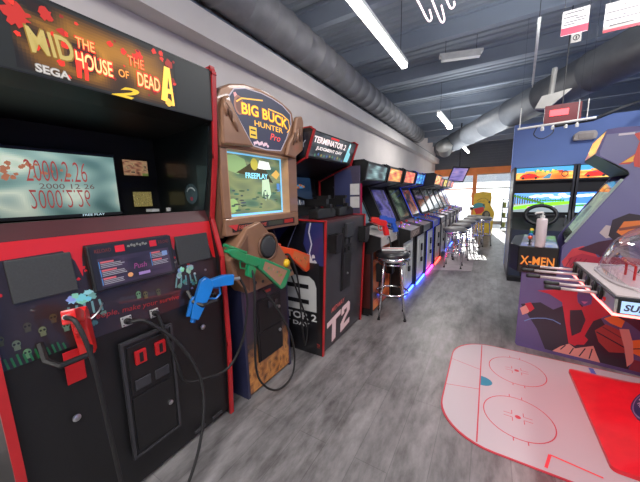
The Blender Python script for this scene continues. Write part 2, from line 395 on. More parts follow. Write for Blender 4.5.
def seg(t, name, p0, p1, x0, x1, m, th=.018, inset=0.):
    """flat panel between two points (y,z) of the front profile; returns object and its outward frame"""
    fr = F((0,p0[0],p0[1]), (1,0,0), (0,p1[0]-p0[0],p1[1]-p0[1])); L = math.hypot(p1[0]-p0[0], p1[1]-p0[1])
    o = MB().slab(fr, x0, inset, x1, L-inset, -th, 0).build(name, m, t)
    return o, fr, L
def sides(t, prof, w, m, trim, th=.02, tw=.003, cx=0.):
    for sx in (-1, 1):
        xo = cx+sx*w/2; a, b = (xo-th, xo) if sx > 0 else (xo, xo+th)
        sp = MB().ext(side_frame(0), prof, a, b).build('side_panel', m, t)
        if trim:
            P = prof; N = len(P); mm = MB(); c = (sum(p[0] for p in P)/N, sum(p[1] for p in P)/N)
            A = sum(P[i][0]*P[(i+1)%N][1]-P[(i+1)%N][0]*P[i][1] for i in range(N)); sg = 1 if A > 0 else -1
            for i in range(N):
                p, q = P[i], P[(i+1)%N]
                if p[1] < .01 and q[1] < .01: continue
                dx, dz = q[0]-p[0], q[1]-p[1]; L = math.hypot(dx,dz); nx, nz = dz/L*sg, -dx/L*sg
                e = tw
                mm.ext(side_frame(0), [(p[0]-dx/L*e,p[1]-dz/L*e),(q[0]+dx/L*e,q[1]+dz/L*e),(q[0]+dx/L*e+nx*e,q[1]+dz/L*e+nz*e),(p[0]-dx/L*e+nx*e,p[1]-dz/L*e+nz*e)], a-.002, b+.002)
            mm.build('edge_trim', trim, sp)

# ------------------------------------------------------------------ big zombie shooter cabinet (left, nearest)
def hotd():
    t = thing('arcade_cabinet', 'black zombie shooter cabinet with red edges, lit title marquee and red gun, nearest at left', 'arcade machine', (-1.35,.63,0), 90, None)
    W = .95; x0, x1 = -W/2+.02, W/2-.02
    prof = [(.03,0),(.0,.5),(.0,1.05),(.06,1.28),(-.01,1.63),(-.05,2.05),(-.04,2.075),(.85,2.075),(.85,0)]
    sides(t, prof, W, black, red, .022, .012)
    seg(t,'front_panel',(.04,.03),(.012,.84),x0,x1,black)
    # coin door
    fr = F((0,.03,.0),(1,0,0),(0,-.03,.84))
    cd = MB().slab(fr,-.105,.2,.105,.77,0,.012).build('coin_door', blackp, t, bevel=.004)
    MB().slab(fr,-.118,.19,.118,.2,0,.018).slab(fr,-.118,.77,.118,.782,0,.018).slab(fr,-.118,.2,-.106,.77,0,.018).slab(fr,.106,.2,.118,.77,0,.018).build('door_frame', dgrey, cd)
    MB().slab(fr,-.095,.22,.095,.5,.012,.018).build('cash_door', black, cd, bevel=.003)
    MB().slab(fr,-.095,.515,.095,.755,.012,.018).build('coin_panel', black, cd, bevel=.003)
    for s in (-1,1):
        MB().slab(fr,s*.045-.024,.66,s*.045+.024,.725,.018,.032).build('coin_slot', mat('red_coin_slot', S255(150,16,20), .3, emis=S255(150,16,20), es=.3), cd, bevel=.003)
        MB().slab(fr,s*.045-.008,.67,s*.045+.008,.715,.032,.034).build('slot_mark', black, cd)
        MB().slab(fr,s*.045-.035,.535,s*.045+.035,.585,.018,.026).build('return_cup', dgrey, cd, bevel=.004)
        MB().lathe(F(fr.p(.07*s if s > 0 else .0,.37,.018),fr.u,fr.v),[(.012,0),(.012,.008),(.004,.01)],14).build('lock', steel, cd) if s > 0 else None
    # lower art panel, a single slanted plane carrying skulls, tagline and title
    o, fr, L = seg(t,'control_panel',(.012,.84),(.07,1.27),x0,x1,black)
    a = MB(fr); R = random.Random(5)
    a.grid(x0+.003,.002,x1-.003,L-.003,44,22, lambda u,v: (lambda n: tuple(c*(.5+.5*n[0]*8) for c in (.02,.012,.012)))(noise_fn(3,[(0,)*3,(.12,)*3])(u,v)))
    RC = S255(196,24,26)
    a.poly([(x0+.003,.25),(-.44,.30),(-.42,.37),(-.23,.375),(-.2,.33),(-.185,.26),(-.175,.34),(-.165,.385),(.19,.385),(.2,.32),(.21,.3),(.225,.36),(.40,.362),(.42,.3),(.435,.22),(x1-.003,.21),(x1-.003,L-.002),(x0+.003,L-.002)], RC)
    for i in range(26): a.splat(R.uniform(x0+.03,x1-.03), (lambda q: q)(R.uniform(.20,.30)), R.uniform(.005,.014), RC if R.random() > .35 else (.012,.008,.008), R)
    CY = S255(150,215,220)
    for cx_ in (-.2,.245):                                       # pale hands reaching from the dark
        for i in range(16): a.splat(cx_+R.uniform(-.045,.045), .182+R.uniform(-.018,.016), R.uniform(.006,.018), tuple(c*R.uniform(.4,1) for c in CY), R)
        for i in range(5): a.line(cx_-.05+.025*i,.155,cx_-.065+.03*i,.105,.008,tuple(c*.35 for c in CY))
        for i in range(8): a.splat(cx_+R.uniform(-.05,.06), .1+R.uniform(-.04,.03), R.uniform(.006,.014), tuple(c*R.uniform(.1,.35) for c in CY), R)
    YS = S255(70,70,34)
    for x,y in ((-.44,.11),(-.405,.08),(-.37,.13),(-.335,.1),(-.30,.135),(-.27,.09),(-.385,.04),(.0,.13),(.03,.12),(.09,.115)):      # little skulls
        c = tuple(k*R.uniform(.5,1.1) for k in (YS if R.random()>.3 else S255(90,110,90)))
        a.disc(x,y,.011,.013,c,12); a.rect(x-.008,y-.022,x+.008,y-.01,c); a.disc(x-.005,y,.0035,.004,(0,0,0),8); a.disc(x+.005,y,.0035,.004,(0,0,0),8)
    for i in range(12): a.line(-.455+.015*i, R.uniform(-.0,.02)+.03, -.45+.015*i, .005, .006, S255(24,84,46))
    a.text('People, make your survive', -.192,.072,.185,.103,S255(140,34,30),.25,0.0,skew=-.035)
    a.build('printed_panel', print_g, o)
    for xa,xb in ((-.39,-.21),(.22,.415)):                      # the two speaker grilles
        g = MB().slab(fr,xa,.215,xb,.368,.0,.012).build('speaker_grille', grille, t, bevel=.004)
    # instruction card in a black frame
    fr0 = fr; fr = F(fr0.p(.048,-.014,0),fr0.u,fr0.v)
    cf = MB().slab(fr,-.215,.2,.14,.395,.008,.03).build('instruction_frame', blackp, t, bevel=.006)
    c = MB(F(fr.p(0,0,.03),fr.u,fr.v))
    c.rect(-.205,.206,.13,.39,S255(22,20,22)); c.grid(-.187,.215,.115,.335,30,12,noise_fn(9,[S255(20,18,26),S255(40,32,48),S255(58,44,62),S255(30,24,34)]))
    for xx,yy,ww in ((-.178,.315,.09),(-.178,.28,.1),(-.178,.245,.085),(.03,.318,.075),(.03,.283,.08)):
        c.rect(xx,yy,xx+ww*.55,yy+.007,S255(205,90,95)); c.rect(xx-.006,yy-.022,xx-.003,yy+.008,S255(60,130,190))
        for k in range(3): c.rect(xx+.0,yy-.006-.007*k,xx+ww*R.uniform(.75,1),yy-.003-.007*k,S255(150,148,155))
    c.text('Push', -.055,.265,.0,.288,S255(150,60,120),.2); c.disc(-.075,.243,.011,.01,S255(220,150,90),12); c.rect(.08,.3,.105,.322,S255(110,140,190)); c.rect(-.04,.232,.01,.245,S255(150,120,180))
    c.rect(-.115,.352,-.078,.38,S255(210,20,30)); c.rect(.03,.352,.062,.38,S255(200,20,30))
    c.text('RELOAD',-.19,.36,-.13,.375,S255(110,44,30)); c.text('RELOAD',.072,.36,.122,.375,S255(110,44,30))
    for k in range(7): c.splat(-.06+.012*k,.37+.004*(k%2),.007,S255(120,120,110),R,8)
    c.build('instruction_card', print_g, cf)
    fr = fr0
    for x,z,m_ in ((-.21,.12,steel),(.3,.15,steel),(.37,.155,steel)): MB().lathe(F(fr.p(x,z,0),fr.u,fr.v),[(.007,0),(.007,.004),(.002,.006)],10).build('bolt', m_, t)
    # cable entry plates
    for x,z,s in ((-.068,.026,.022),(.053,.017,.02)):
        pl = MB().slab(fr,x-s,z-s,x+s,z+s,.0,.006).build('cable_plate', silver, t, bevel=.002)
        MB().lathe(F(fr.p(x,z,.006),fr.u,fr.v),[(.014,0),(.014,.02),(.009,.03)],12).build('cable_gland', blackp, pl)
        for sx in(-1,1):
            for sz in (-1,1): MB().lathe(F(fr.p(x+sx*s*.7,z+sz*s*.7,.006),fr.u,fr.v),[(.003,0),(.003,.003)],8).build('screw', dgrey, pl)
    MB().tube(spline([fr.p(-.14,.135,.005),fr.p(-.17,.11,.03),fr.p(-.2,.09,.03),fr.p(-.22,.085,.02)]),.003,6).build('tether', steel, t)
    # bezel, dark recess and the screen
    seg(t,'bezel_lip',(.07,1.27),(.1,1.33),x0,x1,mat('dark_red_lip',S255(60,20,24),.35))
    seg(t,'bezel_shelf',(.1,1.33),(.55,1.31),x0,x1,blackp)
    seg(t,'bezel_back',(.55,1.31),(.55,1.78),x0,x1,mat('matt_black', S255(7,8,9), .8, var=0))
    seg(t,'bezel_hood',(.55,1.78),(.1,1.80),x0,x1,blackp)
    for xx in (x0,x1-.01): MB().ext(side_frame(0),[(.1,1.33),(.55,1.31),(.55,1.78),(.1,1.8),(.0,1.79),(.04,1.55)],xx,xx+.01).build('bezel_cheek', mat('bezel_cheek_paint', S255(20,26,27), .3, coat=.5), t)
    sc = MB().box((-.31,.5,1.32),(.19,.54,1.66)).build('screen_surround', blackp, t, bevel=.006)
    s = MB(XZ(.499))
    f1 = noise_fn(21,[S255(24,40,40),S255(70,100,95),S255(120,150,140),S255(190,200,178),S255(110,140,135)],5,3)
    def skyf(u,v):
        c = f1(u,v); g = .55+.6*v
        return tuple(k*g for k in c)
    s.grid(-.295,1.335,.18,1.64,64,40,skyf)
    for k in range(26): s.splat(-.26+.26*R.random()*R.random(),1.55+R.uniform(-.04,.05),R.uniform(.006,.014),S255(150,90,60),R)
    RR = S255(140,50,44)
    s.text('2000.2.26',-.19,1.50,.045,1.60,RR,0,-.01); s.text('2000.2.26',-.19,1.46,.045,1.37,tuple(k*.8 for k in RR),0,-.01)
    s.text('2000 12 26',-.15,1.465,.07,1.49,S255(80,56,50))
    s.build('picture', screen_m, sc)
    s2 = MB(XZ(.497)); s2.rect(-.31,1.32,.19,1.336,(.004,.004,.004)); s2.text('FREE PLAY',-.0,1.323,.1,1.334,S255(170,200,210)); s2.build('screen_caption', screen_m, sc)
    # reflections in the screen glass, painted as two small dim cards
    cc = MB(XZ(.529)); cc.grid(.24,1.55,.38,1.64,20,12,noise_fn(31,[S255(60,30,20),S255(180,110,80),S255(210,170,120),S255(40,34,30)],9,5)); cc.rect(.345,1.55,.38,1.565,S255(120,140,60)); cc.build('reflection_card', glow_lo, t)
    cc = MB(XZ(.529)); cc.grid(.275,1.36,.385,1.45,22,14,noise_fn(33,[S255(70,60,30),S255(170,150,80),S255(120,110,60),S255(200,190,120)],26,18)); cc.build('sheet_or_reflection', glow_lo, t)
    MB().box((.285,.36,1.33),(.33,.42,1.345)).box((.35,.3,1.33),(.365,.32,1.35)).build('shelf_clutter', whitep, t)
    cc = MB(F((x1-.012,.2,1.42),(0,1,0),(0,0,1))) # faint round dial sticker on the inner cheek
    cc = MB(F((x1-.0105,0,0),(0,-1,0),(0,0,1))); cc.disc(-.2,1.43,.06,.06,S255(48,66,72)); cc.ring(-.2,1.42,.045,.045,.008,S255(170,180,180),.6,2.6); cc.disc(-.2,1.4,.014,.012,S255(140,40,60),12); cc.build('cheek_sticker', print_g, t)
    # marquee
    seg(t,'speaker_hood',(.1,1.8),(-.035,1.815),x0,x1,black)
    o, fr, L = seg(t,'marquee',(-.035,1.815),(-.05,2.06),x0,x1,black)
    a = MB(fr); a.rect(x0+.004,.004,x1-.004,L-.004,(.004,.005,.004))
    gl = noise_fn(41,[S255(8,6,4),S255(90,54,10),S255(170,110,26),S255(30,20,6),S255(110,30,12)],7,1.6)
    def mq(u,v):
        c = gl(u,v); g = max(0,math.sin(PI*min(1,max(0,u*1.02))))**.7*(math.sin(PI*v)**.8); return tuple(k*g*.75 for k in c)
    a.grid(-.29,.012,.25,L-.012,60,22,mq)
    RD = S255(190,34,20)
    for i in range(44): a.splat(R.uniform(-.29,.25),.12+R.uniform(-.1,.11),R.uniform(.004,.016),RD if i%3 else S255(110,16,10),R)
    a.splat(-.275,.165,.036,S255(150,26,18),R,22); a.splat(-.31,.215,.02,S255(140,24,18),R,16); a.splat(-.2,.2,.022,S255(150,26,18),R,16); a.splat(-.165,.165,.014,S255(150,26,18),R); a.splat(.22,.2,.02,S255(130,26,18),R)
    gold = S255(196,160,60)
    a.text('MID',-.262,.066,-.135,.148,S255(110,80,20),-.2,.01,skew=.008); a.text('MID',-.258,.07,-.138,.144,S255(150,132,70),-.2,.02,skew=.008)
    a.poly([(.172,.035),(.2,.03),(.206,.07),(.222,.07),(.224,.02),(.236,.022),(.222,.18),(.196,.182)],S255(240,190,70)); a.poly([(.205,.09),(.217,.09),(.212,.14)],S255(50,30,8)); a.splat(.208,.03,.018,S255(220,170,60),R)
    OR = S255(255,150,80); RE = S255(220,40,24)
    a.text('THE',-.130,.130,-.068,.170,RE,0,.03); a.text('THE',-.127,.134,-.071,.167,OR,0,.01)
    a.text('HOUSE',-.135,.062,-.014,.124,RE,0,.04); a.text('HOUSE',-.132,.066,-.017,.12,S255(255,190,120),0,.015); a.poly([(-.135,.03),(-.122,.03),(-.115,.09),(-.135,.09)],RE); a.poly([(-.112,.028),(-.1,.028),(-.098,.09),(-.11,.09)],RE)
    a.text('OF',.004,.078,.042,.107,S255(240,140,60),0,.01); a.text('THE',.042,.132,.108,.172,RE,0,.03); a.text('THE',.045,.135,.105,.169,OR,0,-.02)
    a.text('DEAD',.073,.06,.173,.124,RE,0,.04); a.text('DEAD',.076,.065,.17,.119,S255(255,180,110),0,.015)
    a.text('2',-.03,.002,.078,.046,S255(200,160,30),.5,.03)
    a.text('SEGA',-.248,.012,-.155,.04,S255(120,116,110),0,.05); a.text('SEGA',-.246,.014,-.157,.038,S255(160,156,150),0,.01)
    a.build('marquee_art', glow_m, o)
    seg(t,'top_panel',(-.04,2.07),(.85,2.07),x0,x1,black); B('back_panel',(x0,.83,0),(x1,.85,2.07),black,t)
    # kick vents, holsters
    fr = F((0,.03,.0),(1,0,0),(0,-.03,.84))
    v = MB()
    for k in range(2): MB().slab(fr,.2+.12*k,.06,.27+.12*k,.075,0,.008).build('foot_vent', dgrey, t)
    for x,z in ((-.29,.55),(.3,.68)): MB().lathe(F(fr.p(x,z,0),fr.u,fr.v),[(.014,0),(.014,.006),(.005,.01)],14).build('lock', steel, t)
    for x,z in ((-.285,.845),(.30,.86)):
        h = MB(); f2 = F((x,.012,z),(1,0,0),(0,0,1))
        h.tube([f2.p(-.065,.05,.0),f2.p(-.07,.0,.05),f2.p(-.045,-.02,.09),f2.p(.045,-.02,.09),f2.p(.06,-.0,.05),f2.p(.06,.03,0)],.011,6)
        h.build('gun_holster', blackp, t)
    MB().slab(fr,-.30,.70,-.24,.835,0,.006).build('red_plate', mat('red_plate', S255(176,16,22), .35), t, bevel=.002)
hotd()
pistol('light_gun','red plastic light gun hanging muzzle down in the holster of the zombie shooter cabinet',redp,(-1.30,.38,.93),(0,.05,-1),(-.85,.5,.0),cable=[(-1.15,.33,1.0),(-1.13,.35,.85),(-1.15,.37,.55),(-1.16,.39,.25),(-1.14,.43,.07),(-1.12,.54,.02),(-1.14,.70,.2),(-1.2,.79,.45),(-1.26,.74,.68),(-1.30,.62,.85),(-1.335,.565,.866)],s=.8,thick=.06,chunky=True)
pistol('light_gun','bright blue light gun tilted in the holster at the right of the zombie shooter cabinet',mat('sky_blue_plastic', S255(10,104,190), .32, coat=.3),(-1.285,.945,.89),(-.1,-.38,-.92),(-.45,-.83,.32),cable=[(-1.2,1.125,.86),(-1.2,1.13,.75),(-1.22,1.09,.55),(-1.25,1.0,.42),(-1.27,.86,.43),(-1.28,.75,.48),(-1.29,.72,.62),(-1.33,.69,.82),(-1.34,.683,.857)],s=.95,thick=.06,chunky=True)

# ------------------------------------------------------------------ duck hunting cabinet
def duck():
    t = thing('arcade_cabinet','bronze framed duck hunting cabinet with arched marquee and green and orange shotguns','arcade machine',(-1.36,1.51,0),90)
    blu = mat('dark_blue_laminate', S255(34,36,62), .4, coat=.3)
    # narrow base
    bw = .235
    MB().ext(side_frame(0),[(.0,0),(.0,.8),(.12,1.18),(.78,1.18),(.78,0)],-bw-.04,-bw-.02).build('side_panel', blu, t); MB().ext(side_frame(0),[(.0,0),(.0,.8),(.12,1.18),(.78,1.18),(.78,0)],bw-.04,bw-.02).build('side_panel', blu, t)
    cx = -.03
    o, fr, L = seg(t,'front_panel',(.0,0.02),(.0,.8),cx-bw+.01,cx+bw-.01,black)
    a = MB(fr); w0, w1 = cx-bw+.012, cx+bw-.012
    def fp(u,v):
        if v < .5:
            n = noise_fn(52,[S255(30,18,12),S255(150,90,40),S255(196,130,60),S255(70,40,26)],18,22)(u,v); g = min(1,(.5-v)*3.2); g *= 1 if (.5-v) > .08*math.sin(u*23)**2 else .3
            return tuple(k*g+b*(1-g) for k,b in zip(n,S255(26,22,30)))
        return S255(int(30+60*max(0,(.16-u))*2),24,int(34+120*max(0,.3-u)*2*(v-.4)))
    a.grid(w0,.004,w1,.776,30,56,fp)
    a.build('printed_panel', print_g, o)
    cd = MB().slab(fr,cx-.13,.2,cx+.14,.66,0,.014).build('coin_door', blackp, t, bevel=.004)
    MB().slab(fr,cx-.118,.21,cx+.128,.42,.014,.02).build('cash_door', black, cd, bevel=.003); MB().slab(fr,cx-.118,.43,cx+.128,.65,.014,.02).build('coin_panel', black, cd, bevel=.003)
    MB().slab(fr,cx-.02,.58,cx+.02,.63,.02,.032).slab(fr,cx+.05,.59,cx+.08,.62,.02,.03).build('coin_slot', dgrey, cd, bevel=.003)
    MB().lathe(F(fr.p(cx+.1,.36,.02),fr.u,fr.v),[(.012,0),(.012,.008)],12).build('lock', steel, cd)
    MB().lathe(F(fr.p(cx+.1,.55,.02),fr.u,fr.v),[(.012,0),(.012,.008)],12).build('lock', steel, cd)
    k = MB(F(fr.p(0,0,.001),fr.u,fr.v)); k.rect(cx-.03,.69,cx+.04,.712,S255(150,40,30)); k.build('price_label', print_m, t)
    # bronze control console: wedge shape with a round speaker
    pts = [(-.40,1.03),(-.24,1.21),(-.12,1.24),(.06,1.06),(.16,.93),(.24,.78),(-.27,.785),(-.36,.9)]
    cons = F((0,-.03,0),(1,0,0),(0,0,1))
    MB().ext(cons, pts, -.1, .03).build('console', bronze, t, bevel=.008)
    MB().ext(cons, [(-.38,1.03),(-.25,1.17),(-.26,.8),(-.34,.9)], .03,.04).build('console_wing', bronzed, t, bevel=.004)
    sp = MB().lathe(F(cons.p(-.06,1.06,.03),(1,0,0),(0,0,1)),[(.098,0),(.1,.008),(.088,.012),(.084,.004),(0,.006)],30).build('speaker_ring', bronzed, t, smooth=True)
    MB().lathe(F(cons.p(-.06,1.06,.036),(1,0,0),(0,0,1)),[(.082,0),(.06,.008),(0,.01)],26).build('speaker_mesh', grille, sp, smooth=True)
    for i,(x,z) in enumerate(((.135,.90),)):
        MB().lathe(F(cons.p(x,z,.03),(1,0,0),(0,0,1)),[(.032,0),(.032,.008),(.024,.02),(0,.026)],20).build('start_button', yellowp, t, smooth=True)
    for x,z in ((-.2,.84),(-.24,1.0),(.19,.83),(-.13,.83)): MB().lathe(F(cons.p(x,z,.03),(1,0,0),(0,0,1)),[(.011,0),(.011,.004)],12).build('bolt', dgrey, t)
    # upper housing
    hw = .375
    prof = [(.02,1.16),(.0,1.25),(-.0,1.7),(.0,1.98),(.75,1.98),(.75,1.16)]
    for s in (-1,1): MB().ext(side_frame(0), prof, s*hw-.015, s*hw+.015).build('side_panel', bronzed, t)
    f = XZ(0.)
    ob = MB()
    for (a0,b0,a1,b1) in ((-hw,1.17,hw,1.275),(-hw,1.69,hw,1.74),(-hw,1.275,-.325,1.69),(.265,1.275,hw,1.69)): ob.slab(f,a0,b0,a1,b1,-.02,.02)
    ob = ob.build('screen_bezel', bronze, t, bevel=.006)
    inn = MB()
    for (a0,b0,a1,b1) in ((-.33,1.27,-.322,1.7),(.262,1.27,.27,1.7),(-.33,1.27,.27,1.28),(-.33,1.685,.27,1.695)): inn.slab(f,a0,b0,a1,b1,-.08,.018)
    inn.build('inner_bezel', mat('amber_edge', S255(196,150,110), .4), t)
    sp = MB().slab(f,-.325,1.19,.31,1.235,.02,.026).build('name_strip', blackp, t)
    a = MB(F(f.p(0,0,.026),f.u,f.v)); a.rect(-.315,1.195,.3,1.231,S255(40,26,26)); a.poly([(-.36,1.235),(-.28,1.235),(-.3,1.195)],S255(200,50,50)); a.text('FIREARMS GAME',-.28,1.202,-.02,1.226,S255(210,80,60),.2); a.rect(.0,1.2,.16,1.228,S255(60,66,50)); a.rect(.18,1.2,.29,1.228,S255(170,40,30)); a.build('strip_print', print_g, sp)
    sc = MB().slab(f,-.33,1.27,.27,1.7,-.09,-.05).build('screen', blackp, t)
    a = MB(F(f.p(0,0,-.05),f.u,f.v)); R = random.Random(11)
    a.rect(-.322,1.28,.262,1.69,S255(110,185,230)); 
    a.grid(-.306,1.294,.246,1.676,48,36,noise_fn(61,[S255(46,66,56),S255(70,96,74),S255(110,120,80),S255(84,96,72),S255(60,88,80)],4,6))
    dk = S255(54,50,30); gr = S255(120,150,96)
    a.poly([(-.3,1.66),(-.3,1.58),(-.18,1.55),(-.1,1.6),(-.12,1.65),(-.2,1.67)],gr)
    a.poly([(-.12,1.6),(-.05,1.64),(.08,1.6),(.16,1.5),(.0,1.53),(-.12,1.55),(-.2,1.56)],dk)
    a.disc(-.03,1.625,.035,.04,S255(170,160,60)); a.poly([(.0,1.6),(.02,1.655),(.12,1.65),(.14,1.6),(.06,1.595)],S255(225,232,220))
    a.poly([(.04,1.52),(.11,1.53),(.13,1.42),(.1,1.38),(.085,1.45),(.07,1.37),(.055,1.45),(.03,1.4)],S255(170,196,160))
    a.rect(-.29,1.31,-.27,1.53,S255(150,90,50)); a.disc(-.245,1.35,.045,.045,S255(130,160,96)); a.rect(.2,1.44,.235,1.5,S255(60,110,170)); a.poly([(.14,1.56),(.2,1.6),(.24,1.57),(.2,1.53)],S255(190,150,70))
    for i in range(30): a.disc(R.uniform(-.25,.2),R.uniform(1.31,1.45),R.uniform(.01,.03),.006,tuple(c*R.uniform(.6,1.3) for c in S255(56,78,66)),8)
    a.text('FREEPLAY',-.12,1.528,.1,1.565,S255(140,225,245),0,.02)
    a.build('picture', screen_m, sc)
    # arched marquee
    out = [(-.38,1.69),(-.385,1.95),(-.35,2.01),(-.271,2.055),(-.158,2.087),(-.01,2.1),(.1,2.092),(.214,2.072),(.3,2.045),(.33,2.03),(.352,1.96),(.33,1.8),(.311,1.718),(.168,1.70),(-.118,1.70)]
    fm = XZ(-.01)
    MB().ext(fm, out, -.12, .02).build('marquee_frame', bronze, t, bevel=.01)
    a = MB(F(fm.p(0,0,.021),fm.u,fm.v))
    inn = [(-.312,1.96),(-.25,2.035),(-.159,2.064),(-.011,2.076),(.1,2.07),(.213,2.052),(.305,2.01),(.31,1.94),(.24,1.82),(.169,1.727),(.007,1.715),(-.118,1.726),(-.19,1.82),(-.25,1.9)]
    a.poly(inn, S255(150,140,150)); a.poly([(p[0]*.975,1.9+(p[1]-1.9)*.965) for p in inn], S255(36,38,56))
    a.splat(-.24,2.0,.018,S255(190,130,130),R); a.disc(-.215,1.95,.04,.055,S255(130,84,66)); a.disc(-.21,1.95,.03,.045,S255(90,54,44))
    gy = S255(250,190,40)
    a.text('BIG BUCK',-.2,1.9,.262,1.975,S255(150,70,10),0,.06,.014,-.012); a.text('BIG BUCK',-.195,1.905,.258,1.972,gy,0,.02,.014,-.012)
    a.text('HUNTER',-.09,1.855,.2,1.89,S255(235,170,50),0,.01); 
    for p in (((-.235,1.965),(-.19,1.995),(.0,2.03)),((.05,1.99),(.2,1.985),(.275,1.96),(.285,1.9),(.25,1.87))): a.pline(p,.008,S255(230,170,60))
    a.rect(-.14,1.775,-.075,1.845,S255(196,160,50)); a.rect(-.13,1.79,-.085,1.8,S255(40,30,20)); a.rect(-.13,1.82,-.085,1.83,S255(40,30,20))
    for i in range(10): a.splat(-.1+.02*i*.7,1.745+.006*(i%3),.012,S255(190,160,170),R)
    a.text('Pro',.055,1.79,.165,1.835,S255(230,70,60),.3)
    a.build('marquee_art', glow_m, t)
    # carved antler leaves on both sides of the marquee
    for pts in ([(-.38,1.70),(-.37,1.88),(-.345,1.96),(-.31,1.98),(-.27,1.9),(-.2,1.8),(-.13,1.715)], [(.2,1.70),(.24,1.8),(.31,1.88),(.345,2.0),(.42,2.02),(.44,1.98),(.42,1.76),(.3,1.69)]):
        q = MB().ext(fm, pts, .02, .05).build('carved_leaf', bronze, t, bevel=.012)
    for k,(x,z,l,ang) in enumerate(((-.35,1.9,.09,-.2),(-.32,1.88,.1,-.35),(-.29,1.83,.1,-.5),(.3,1.83,.1,.35),(.34,1.86,.11,.25),(.38,1.88,.12,.12))):
        dx, dz = math.sin(ang)*l/2, math.cos(ang)*l/2
        P = [fm.p(x-dx,z-dz,.05), fm.p(x,z,.056), fm.p(x+dx,z+dz,.05)]
        MB().tube(P,[.006,.014,.004],8).build('carved_ridge', bronzed if k%2 else bronze, t, smooth=True)
    B('top_panel',(-hw,.1,1.98),(hw,.75,2.0),bronzed,t); B('back_panel',(-hw,.73,0.0),(hw,.75,1.98),black,t)
duck()
shotgun('light_gun','green plastic shotgun light gun lying across the console of the duck hunting cabinet',greenp,(-1.235,1.15,1.02),(-.1,-.80,.42),(.1,.44,.86),sticker=S255(150,110,84),cable=[(-1.20,1.20,.88),(-1.2,1.18,.6),(-1.22,1.2,.25),(-1.2,1.35,.06),(-1.18,1.52,.1),(-1.2,1.55,.35),(-1.27,1.48,.6),(-1.34,1.42,.75)],seed=3)
shotgun('light_gun','orange plastic shotgun light gun hanging at the right side of the duck hunting cabinet',orangep,(-1.34,1.60,.985),(-.1,-.86,.36),(.1,.38,.86),sticker=S255(200,96,50),cable=[(-1.27,1.66,.95),(-1.25,1.72,.75),(-1.28,1.8,.3),(-1.3,1.86,.12),(-1.3,1.9,.3),(-1.33,1.82,.6),(-1.38,1.74,.9)],seed=4)

